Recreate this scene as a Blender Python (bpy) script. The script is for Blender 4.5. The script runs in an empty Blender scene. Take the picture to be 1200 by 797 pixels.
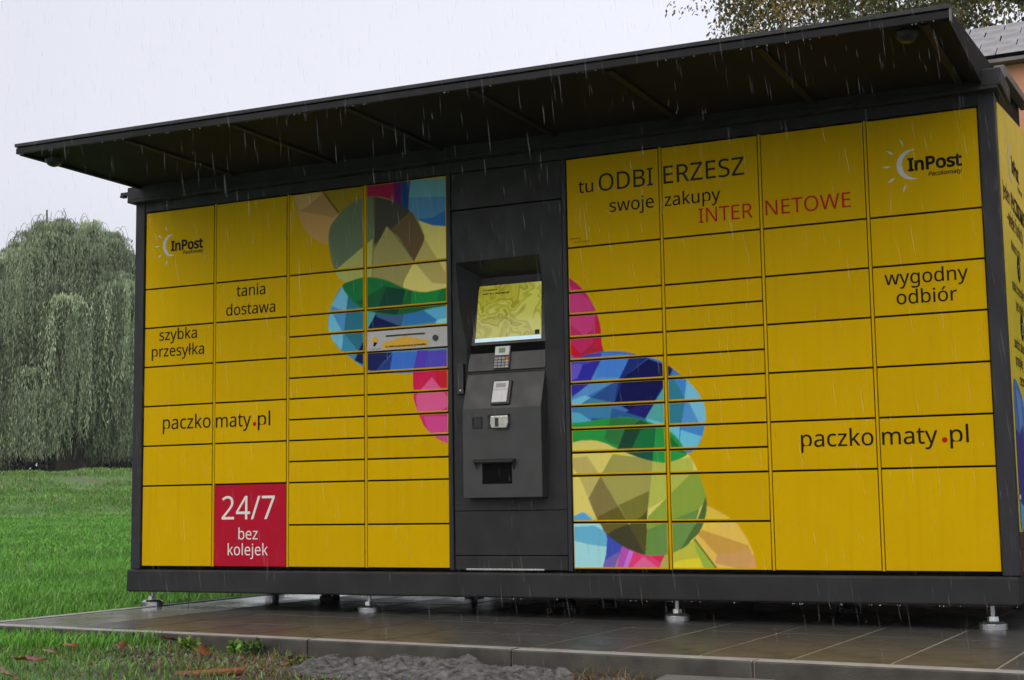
import bpy, bmesh, math, random
import numpy as np
from mathutils import Vector, Matrix, Euler
random.seed(7); rng = np.random.default_rng(7)
sc = bpy.context.scene
COL = sc.collection
R = math.radians

# ------------------------------------------------------------------ camera
cam = bpy.data.cameras.new('camera'); camo = bpy.data.objects.new('camera', cam); COL.objects.link(camo)
cam.sensor_width = 36; cam.lens = 49.585; cam.clip_start = .05; cam.clip_end = 2000
CAM = Vector((5.24125, -6.20744, .32104))
camo.location = CAM; camo.rotation_euler = (1.685254, .015304, .446599)
sc.camera = camo

# ------------------------------------------------------------------ overcast sky and soft sun
SUN_EL, SUN_AZ = R(48), R(192)
w = bpy.data.worlds.new('World'); sc.world = w; w.use_nodes = True
nt = w.node_tree; nt.nodes.clear()
out = nt.nodes.new('ShaderNodeOutputWorld')
sky = nt.nodes.new('ShaderNodeTexSky'); sky.sky_type = 'NISHITA'; sky.sun_disc = False
sky.sun_elevation = SUN_EL; sky.sun_rotation = SUN_AZ; sky.dust_density = 6; sky.air_density = 1
bg1 = nt.nodes.new('ShaderNodeBackground'); bg1.inputs[1].default_value = .05
nt.links.new(sky.outputs[0], bg1.inputs[0])
tc = nt.nodes.new('ShaderNodeTexCoord'); sep = nt.nodes.new('ShaderNodeSeparateXYZ')
nt.links.new(tc.outputs['Generated'], sep.inputs[0])
ramp = nt.nodes.new('ShaderNodeValToRGB')          # closed cloud deck, brighter overhead
ramp.color_ramp.elements[0].position = 0; ramp.color_ramp.elements[0].color = (.63, .665, .735, 1)
ramp.color_ramp.elements[1].position = .9; ramp.color_ramp.elements[1].color = (.80, .79, .82, 1)
e = ramp.color_ramp.elements.new(.22); e.color = (.81, .795, .855, 1)
nt.links.new(sep.outputs[2], ramp.inputs[0])
no = nt.nodes.new('ShaderNodeTexNoise'); no.inputs['Scale'].default_value = 1.6; no.inputs['Detail'].default_value = 3
nt.links.new(tc.outputs['Generated'], no.inputs[0])
mr = nt.nodes.new('ShaderNodeMapRange'); mr.inputs['From Min'].default_value = .3; mr.inputs['From Max'].default_value = .7
mr.inputs['To Min'].default_value = .96; mr.inputs['To Max'].default_value = 1.04
nt.links.new(no.outputs[0], mr.inputs[0])
bg2 = nt.nodes.new('ShaderNodeBackground')
dt = nt.nodes.new('ShaderNodeVectorMath'); dt.operation = 'DOT_PRODUCT'; dt.inputs[1].default_value = (.8, .6, 0)
nt.links.new(tc.outputs['Generated'], dt.inputs[0])
m2 = nt.nodes.new('ShaderNodeMapRange'); m2.interpolation_type = 'SMOOTHSTEP'
m2.inputs['From Min'].default_value = -.5; m2.inputs['From Max'].default_value = .5; m2.inputs['To Min'].default_value = .84; m2.inputs['To Max'].default_value = 1.03
nt.links.new(dt.outputs['Value'], m2.inputs[0])
mu = nt.nodes.new('ShaderNodeMath'); mu.operation = 'MULTIPLY'; nt.links.new(mr.outputs[0], mu.inputs[0]); nt.links.new(m2.outputs[0], mu.inputs[1])
nt.links.new(ramp.outputs[0], bg2.inputs[0]); nt.links.new(mu.outputs[0], bg2.inputs[1])
ad = nt.nodes.new('ShaderNodeAddShader')
nt.links.new(bg1.outputs[0], ad.inputs[0]); nt.links.new(bg2.outputs[0], ad.inputs[1]); nt.links.new(ad.outputs[0], out.inputs[0])
sl = bpy.data.lights.new('sun', 'SUN'); sl.energy = .5; sl.angle = R(60); sl.color = (1, .97, .92)
so = bpy.data.objects.new('sun', sl); COL.objects.link(so)
so.rotation_euler = (R(90) - SUN_EL, 0, R(-12))
sc.view_settings.view_transform = 'Standard'; sc.view_settings.look = 'None'
sc.view_settings.exposure = 0; sc.view_settings.gamma = 1

# ------------------------------------------------------------------ materials
def mat(name, col=(.5, .5, .5), rough=.5, metal=0, noise=0, nscale=20, bump=0, bscale=200, attr=False, spec=.5, coat=0, rvar=0, emit=0, trans=0, detail=4, stretch=(1, 1, 1), col2=None):
    m = bpy.data.materials.new(name); m.use_nodes = True
    n = m.node_tree; b = n.nodes['Principled BSDF']
    b.inputs['Roughness'].default_value = rough; b.inputs['Metallic'].default_value = metal
    b.inputs['Specular IOR Level'].default_value = spec; b.inputs['Coat Weight'].default_value = coat
    b.inputs['Coat Roughness'].default_value = .15
    b.inputs['Base Color'].default_value = (*col, 1)
    src = None
    t = n.nodes.new('ShaderNodeTexCoord'); mp = n.nodes.new('ShaderNodeMapping'); mp.inputs['Scale'].default_value = stretch
    n.links.new(t.outputs['Object'], mp.inputs[0])
    if attr:
        a = n.nodes.new('ShaderNodeAttribute'); a.attribute_name = 'Col'; src = a.outputs['Color']
    if noise or col2 or rvar:
        nz = n.nodes.new('ShaderNodeTexNoise'); nz.inputs['Scale'].default_value = nscale; nz.inputs['Detail'].default_value = detail
        n.links.new(mp.outputs[0], nz.inputs[0])
    if noise or col2:
        mx = n.nodes.new('ShaderNodeMix'); mx.data_type = 'RGBA'
        rr = n.nodes.new('ShaderNodeMapRange'); rr.inputs['From Min'].default_value = .32; rr.inputs['From Max'].default_value = .68
        n.links.new(nz.outputs[0], rr.inputs[0]); n.links.new(rr.outputs[0], mx.inputs[0])
        if col2:
            mx.inputs[6].default_value = (*col, 1); mx.inputs[7].default_value = (*col2, 1)
        else:
            mx.blend_type = 'MULTIPLY'
            mx.inputs[7].default_value = (1 - noise, 1 - noise, 1 - noise, 1)
            if src: n.links.new(src, mx.inputs[6])
            else: mx.inputs[6].default_value = (*col, 1)
        src = mx.outputs[2]
    if src: n.links.new(src, b.inputs['Base Color'])
    if rvar:
        r2 = n.nodes.new('ShaderNodeMapRange'); r2.inputs['From Min'].default_value = .35; r2.inputs['From Max'].default_value = .65
        r2.inputs['To Min'].default_value = max(.03, rough - rvar); r2.inputs['To Max'].default_value = rough + rvar
        n.links.new(nz.outputs[0], r2.inputs[0]); n.links.new(r2.outputs[0], b.inputs['Roughness'])
    if bump:
        bz = n.nodes.new('ShaderNodeTexNoise'); bz.inputs['Scale'].default_value = bscale; bz.inputs['Detail'].default_value = 3
        n.links.new(mp.outputs[0], bz.inputs[0])
        bp = n.nodes.new('ShaderNodeBump'); bp.inputs['Strength'].default_value = bump; bp.inputs['Distance'].default_value = .012 if 'rubble' in name else .002
        n.links.new(bz.outputs[0], bp.inputs['Height']); n.links.new(bp.outputs[0], b.inputs['Normal'])
    if emit:
        b.inputs['Emission Strength'].default_value = emit
        if src: n.links.new(src, b.inputs['Emission Color'])
        else: b.inputs['Emission Color'].default_value = (*col, 1)
    if trans: b.inputs['Transmission Weight'].default_value = trans
    return m
YEL = (.69, .432, .0)
M = dict(
    yellow=mat('yellow_vinyl', YEL, .55, spec=.03, noise=.05, nscale=5, stretch=(1, 1, .35), bump=.06, bscale=60, rvar=.08),
    wrap=mat('printed_vinyl', YEL, .55, spec=.03, noise=.05, nscale=5, stretch=(1, 1, .35), attr=True, bump=.06, bscale=60, rvar=.08),
    sideyellow=mat('yellow_side_vinyl', (.80, .62, .03), .4, noise=.06, nscale=4, rvar=.06),
    pink=mat('crimson_vinyl', (.47, .012, .035), .55, spec=.03, noise=.08, nscale=6, rvar=.06),
    edge=mat('door_edge', (.36, .21, .008), .5, noise=.3, nscale=40),
    dark=mat('charcoal_powder_coat', (.027, .029, .031), .5, spec=.25, noise=.22, nscale=9, bump=.25, bscale=700, rvar=.1),
    darker=mat('dark_seam', (.006, .006, .006), .9, spec=.05),
    frame=mat('charcoal_frame', (.032, .034, .040), .5, spec=.25, noise=.2, nscale=14, bump=.2, bscale=600, rvar=.1, stretch=(1, 1, .3)),
    plinth=mat('charcoal_plinth', (.031, .0325, .034), .5, spec=.22, noise=.3, nscale=5, bump=.35, bscale=500, rvar=.12),
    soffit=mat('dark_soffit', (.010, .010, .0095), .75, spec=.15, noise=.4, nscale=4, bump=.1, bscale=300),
    rib=mat('soffit_rib', (.014, .013, .011), .6, spec=.2, noise=.3, nscale=10),
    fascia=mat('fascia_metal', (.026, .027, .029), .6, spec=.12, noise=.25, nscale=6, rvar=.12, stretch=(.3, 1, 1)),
    lip=mat('lip_metal', (.034, .035, .039), .5, spec=.3, noise=.3, nscale=12, rvar=.1),
    console=mat('console_charcoal_skylit', (.045, .047, .049), .42, noise=.2, nscale=12, bump=.25, bscale=700, rvar=.08),  # charcoal raised in tone to paint in sky caught by the tilted plates
    flashing=mat('grey_flashing', (.16, .155, .15), .45, .2, noise=.3, nscale=8),
    ink=mat('dark_print', (.016, .014, .011), .6, spec=.04),
    ink2=mat('slate_print', (.030, .038, .040), .6, spec=.04),
    red=mat('red_print', (.50, .010, .015), .6, spec=.04),
    white=mat('white_print', (.80, .78, .74), .4),
    silver=mat('silver_print', (.62, .62, .60), .35),
    white2=mat('pale_plastic', (.66, .67, .68), .35, noise=.1, nscale=30),
    green=mat('display_green', (.10, .22, .05), .2),
    key=mat('grey_key', (.30, .30, .30), .4), keyred=mat('red_key', (.55, .12, .05), .4), keyblue=mat('blue_key', (.25, .38, .55), .4), keyyel=mat('yellow_key', (.6, .45, .12), .4),
    black=mat('black_plastic', (.012, .012, .013), .3, rvar=.05),
    metal=mat('brushed_steel', (.55, .54, .52), .25, .9, noise=.25, nscale=60, rvar=.08),
    steel=mat('wet_galvanised_steel', (.62, .63, .64), .22, .85, noise=.2, nscale=30, rvar=.1),
    greypanel=mat('pale_grey_panel', (.52, .52, .52), .4, noise=.1, nscale=8),
    arrow=mat('yellow_arrow_print', (.74, .42, .01), .4),
    tile=mat('wet_paving', (.092, .090, .084), .4, spec=.3, noise=.55, nscale=5, detail=8, rvar=.12, bump=.2, bscale=90, coat=.08),
    grout=mat('sandy_joint', (.36, .32, .25), .45, noise=.4, nscale=30),
    kerbtop_skylit=mat('kerb_top_concrete_skylit', (.42, .41, .38), .5, noise=.35, nscale=9, detail=8, bump=.4, bscale=150),  # concrete paled to paint in the bright sky stripe on the kerb top
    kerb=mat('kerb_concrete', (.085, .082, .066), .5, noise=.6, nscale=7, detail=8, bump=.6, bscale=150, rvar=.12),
    wetcon=mat('wet_concrete', (.34, .335, .32), .2, noise=.5, nscale=3.5, detail=7, bump=.3, bscale=80, rvar=.14, coat=.3),
    rubble=mat('cement_rubble', (.17, .162, .158), .75, noise=.85, nscale=34, detail=10, bump=1, bscale=60),
    flat=mat('grey_flat_stone', (.24, .22, .20), .4, noise=.3, nscale=12, bump=.5, bscale=200),
    soil=None,
    blade=mat('grass_blade', attr=True, rough=.42, spec=.35),
    leaf=mat('foliage', attr=True, rough=.5, spec=.3),
    deadleaf=mat('dead_leaf', attr=True, rough=.35, noise=.5, nscale=40, bump=.4, bscale=90),
    bark=mat('bark', (.07, .055, .045), .8, noise=.5, nscale=3, bump=1, bscale=12),
    plaster=mat('orange_plaster', (.66, .31, .18), .75, noise=.15, nscale=2, bump=.3, bscale=60),
    brickdark=mat('dark_brown_render', (.022, .016, .013), .8, spec=.1, noise=.4, nscale=3),
    shingle=mat('grey_shingle', (.34, .335, .345), .45, noise=.4, nscale=5, detail=6, bump=.5, bscale=60, rvar=.1),
    pale=mat('pale_render', (.55, .55, .54), .7, noise=.1, nscale=.4),
    glass=mat('window_glass', (.05, .06, .07), .08),
    sidebrown=mat('brown_print', (.085, .035, .028), .45, noise=.3, nscale=10),
)
def tree_ground():
    m = bpy.data.materials.new('lawn_soil'); m.use_nodes = True; n = m.node_tree; b = n.nodes['Principled BSDF']
    t = n.nodes.new('ShaderNodeTexCoord')
    def noise(s, d=5):
        z = n.nodes.new('ShaderNodeTexNoise'); z.inputs['Scale'].default_value = s; z.inputs['Detail'].default_value = d; n.links.new(t.outputs['Object'], z.inputs[0]); return z.outputs[0]
    def mix(f, a, c, lo=.4, hi=.6):
        r = n.nodes.new('ShaderNodeMapRange'); r.inputs['From Min'].default_value = lo; r.inputs['From Max'].default_value = hi; n.links.new(f, r.inputs[0])
        x = n.nodes.new('ShaderNodeMix'); x.data_type = 'RGBA'; n.links.new(r.outputs[0], x.inputs[0])
        for v, k in ((a, 6), (c, 7)):
            if isinstance(v, tuple): x.inputs[k].default_value = (*v, 1)
            else: n.links.new(v, x.inputs[k])
        return x.outputs[2]
    g = mix(noise(9), (.06, .14, .02), (.11, .24, .04))
    g = mix(noise(.5, 6), g, (.075, .13, .03), .45, .7)
    soil = mix(noise(14, 8), (.035, .026, .018), (.085, .065, .045))
    a = n.nodes.new('ShaderNodeAttribute'); a.attribute_name = 'soil'
    g2 = mix(noise(.9, 8), g, (.12, .10, .055), .5, .72)
    bank = n.nodes.new('ShaderNodeAttribute'); bank.attribute_name = 'bank'
    mm = n.nodes.new('ShaderNodeMix'); mm.data_type = 'RGBA'; n.links.new(bank.outputs['Fac'], mm.inputs[0]); n.links.new(g, mm.inputs[6]); n.links.new(g2, mm.inputs[7])
    m3 = n.nodes.new('ShaderNodeMix'); m3.data_type = 'RGBA'; n.links.new(a.outputs['Fac'], m3.inputs[0]); n.links.new(mm.outputs[2], m3.inputs[6]); n.links.new(soil, m3.inputs[7])
    n.links.new(m3.outputs[2], b.inputs['Base Color']); b.inputs['Roughness'].default_value = .6
    bp = n.nodes.new('ShaderNodeBump'); bp.inputs['Strength'].default_value = .8; bp.inputs['Distance'].default_value = .02
    n.links.new(noise(35, 8), bp.inputs['Height']); n.links.new(bp.outputs[0], b.inputs['Normal'])
    return m
M['soil'] = tree_ground()
for k_ in ('yellow', 'wrap'):
    n_ = M[k_].node_tree; b_ = n_.nodes['Principled BSDF']; l_ = b_.inputs['Base Color'].links[0]; src_ = l_.from_socket
    oi = n_.nodes.new('ShaderNodeObjectInfo'); m1 = n_.nodes.new('ShaderNodeMapRange'); m1.inputs['To Min'].default_value = .95; m1.inputs['To Max'].default_value = 1.03
    n_.links.new(oi.outputs['Random'], m1.inputs[0])
    # rain runs and grime: thin vertical streaks, and speckle
    t_ = n_.nodes.new('ShaderNodeTexCoord'); g_ = n_.nodes.new('ShaderNodeNewGeometry'); mp_ = n_.nodes.new('ShaderNodeMapping'); mp_.inputs['Scale'].default_value = (34, 1, 1.3)
    n_.links.new(g_.outputs['Position'], mp_.inputs[0]); z_ = n_.nodes.new('ShaderNodeTexNoise'); z_.inputs['Scale'].default_value = 1.0; z_.inputs['Detail'].default_value = 6; n_.links.new(mp_.outputs[0], z_.inputs[0])
    m2 = n_.nodes.new('ShaderNodeMapRange'); m2.inputs['From Min'].default_value = .52; m2.inputs['From Max'].default_value = .75; m2.inputs['To Min'].default_value = 1; m2.inputs['To Max'].default_value = .93; n_.links.new(z_.outputs[0], m2.inputs[0])
    v_ = n_.nodes.new('ShaderNodeMath'); v_.operation = 'MULTIPLY'; n_.links.new(m1.outputs[0], v_.inputs[0]); n_.links.new(m2.outputs[0], v_.inputs[1])
    x_ = n_.nodes.new('ShaderNodeVectorMath'); x_.operation = 'SCALE'; n_.links.new(src_, x_.inputs[0]); n_.links.new(v_.outputs[0], x_.inputs['Scale']); n_.links.new(x_.outputs[0], b_.inputs['Base Color'])
def screen_mat():
    m = bpy.data.materials.new('lit_screen'); m.use_nodes = True; n = m.node_tree; b = n.nodes['Principled BSDF']
    t = n.nodes.new('ShaderNodeTexCoord')
    z = n.nodes.new('ShaderNodeTexNoise'); z.inputs['Scale'].default_value = 7; z.inputs['Detail'].default_value = 2.5; z.inputs['Distortion'].default_value = .7
    n.links.new(t.outputs['Object'], z.inputs[0])
    r = n.nodes.new('ShaderNodeValToRGB'); cr = r.color_ramp
    cr.elements[0].position = .3; cr.elements[0].color = (.27, .25, .012, 1)
    cr.elements[1].position = .7; cr.elements[1].color = (.46, .46, .06, 1)
    for p_, c_ in ((.42, (.38, .37, .03, 1)), (.47, (.25, .22, .01, 1)), (.5, (.46, .46, .06, 1)), (.56, (.31, .29, .02, 1)), (.6, (.47, .47, .08, 1))):
        q = cr.elements.new(p_); q.color = c_
    n.links.new(z.outputs[0], r.inputs[0])
    b.inputs['Base Color'].default_value = (.02, .02, .02, 1); b.inputs['Roughness'].default_value = .12
    n.links.new(r.outputs[0], b.inputs['Emission Color']); b.inputs['Emission Strength'].default_value = .8
    return m
M['screen'] = screen_mat()
M['screenbar'] = mat('lit_screen_bar', (.45, .62, .72), .15, emit=.6)
def rain_mat():
    m = bpy.data.materials.new('rain_water'); m.use_nodes = True; n = m.node_tree; n.nodes.clear()
    o = n.nodes.new('ShaderNodeOutputMaterial'); t = n.nodes.new('ShaderNodeBsdfTransparent'); d = n.nodes.new('ShaderNodeBsdfTranslucent'); d.inputs[0].default_value = (.9, .92, .95, 1)
    x = n.nodes.new('ShaderNodeMixShader'); x.inputs[0].default_value = .06
    n.links.new(t.outputs[0], x.inputs[1]); n.links.new(d.outputs[0], x.inputs[2]); n.links.new(x.outputs[0], o.inputs[0]); return m
M['rain'] = rain_mat()

# ------------------------------------------------------------------ helpers
def tag(o, label=None, cat=None, group=None, kind=None):
    if label: o['label'] = label
    if cat: o['category'] = cat
    if group: o['group'] = group
    if kind: o['kind'] = kind
    return o
def link(name, me, parent=None, m=None, smooth=False):
    o = bpy.data.objects.new(name, me); COL.objects.link(o)
    if m is not None and not me.materials: me.materials.append(m)
    if smooth:
        for p in me.polygons: p.use_smooth = True
    if parent is not None: attach(o, parent)
    return o
def attach(o, parent):
    o.parent = parent
    # parts are modelled in world metres: keep them there
    top = parent
    if parent.parent is None and parent.type == 'EMPTY': o.matrix_parent_inverse = Matrix.LocRotScale(parent.location, parent.rotation_euler, None).inverted()
def empty(name, loc, label=None, cat=None, group=None):
    o = bpy.data.objects.new(name, None); COL.objects.link(o); o.location = loc; o.empty_display_size = .2
    return tag(o, label, cat, group)
def mesh(name, v, f):
    me = bpy.data.meshes.new(name); me.from_pydata([tuple(map(float, a)) for a in v], [], f); me.update(); return me
def npmesh(name, V, F, col=None):
    """V (n,3), F (m,k) equal-sided faces, col (n,3)"""
    me = bpy.data.meshes.new(name); n, k = F.shape
    me.vertices.add(len(V)); me.vertices.foreach_set('co', np.asarray(V, np.float32).ravel())
    me.loops.add(n * k); me.loops.foreach_set('vertex_index', F.astype(np.int32).ravel())
    me.polygons.add(n); me.polygons.foreach_set('loop_start', np.arange(0, n * k, k, dtype=np.int32)); me.polygons.foreach_set('loop_total', np.full(n, k, np.int32))
    me.update(calc_edges=True)
    if col is not None:
        a = me.color_attributes.new('Col', 'FLOAT_COLOR', 'POINT')
        a.data.foreach_set('color', np.c_[col, np.ones(len(col))].astype(np.float32).ravel())
    return me
def box(x0, x1, y0, y1, z0, z1):
    v = [(x0, y0, z0), (x1, y0, z0), (x1, y1, z0), (x0, y1, z0), (x0, y0, z1), (x1, y0, z1), (x1, y1, z1), (x0, y1, z1)]
    return v, [(0, 3, 2, 1), (4, 5, 6, 7), (0, 1, 5, 4), (1, 2, 6, 5), (2, 3, 7, 6), (3, 0, 4, 7)]
def multi(parts):
    V, F = [], []
    for v, f in parts:
        b = len(V); V += v; F += [tuple(i + b for i in q) for q in f]
    return V, F
def part(name, vf, m, parent, bev=0, seg=2, smooth=False):
    o = link(name, mesh(name, *vf), parent, m, smooth)
    if bev:
        b = o.modifiers.new('bevel', 'BEVEL'); b.width = bev; b.segments = seg; b.limit_method = 'ANGLE'; b.harden_normals = False
    return o
def prism(poly, y0, y1):
    n = len(poly); v = [(x, y0, z) for x, z in poly] + [(x, y1, z) for x, z in poly]
    f = [tuple(range(n)), tuple(range(2 * n - 1, n - 1, -1))] + [(i, i + n, (i + 1) % n + n, (i + 1) % n) for i in range(n)]
    return v, f
def prismx(poly, x0, x1):
    n = len(poly); v = [(x0, y, z) for y, z in poly] + [(x1, y, z) for y, z in poly]
    f = [tuple(range(n)), tuple(range(2 * n - 1, n - 1, -1))] + [(i, i + n, (i + 1) % n + n, (i + 1) % n) for i in range(n)]
    return v, f
def cyl(c, r0, r1, h, n=20, axis='z'):
    v, f = [], []
    for k, (r, t) in enumerate(((r0, 0), (r1, h))):
        for i in range(n):
            a = 2 * math.pi * i / n; p = (r * math.cos(a), r * math.sin(a), t)
            if axis == 'y': p = (p[0], p[2], p[1])
            v.append((c[0] + p[0], c[1] + p[1], c[2] + p[2]))
    f = [(i, (i + 1) % n, (i + 1) % n + n, i + n) for i in range(n)] + [tuple(range(n - 1, -1, -1)), tuple(range(n, 2 * n))]
    return v, f
def tube(p, r, n=8):
    """tapered tube along points p with radii r"""
    V, F = [], []
    p = [Vector(q) for q in p]
    for i, q in enumerate(p):
        d = (p[min(i + 1, len(p) - 1)] - p[max(i - 1, 0)]).normalized()
        u = d.cross(Vector((.31, .9, .2))).normalized(); w_ = d.cross(u)
        for k in range(n):
            a = 2 * math.pi * k / n; V.append(tuple(q + u * math.cos(a) * r[i] + w_ * math.sin(a) * r[i]))
    for i in range(len(p) - 1):
        for k in range(n): F.append((i * n + k, i * n + (k + 1) % n, (i + 1) * n + (k + 1) % n, (i + 1) * n + k))
    F.append(tuple(range(n - 1, -1, -1))); F.append(tuple(range((len(p) - 1) * n, len(p) * n)))
    return V, F

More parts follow.
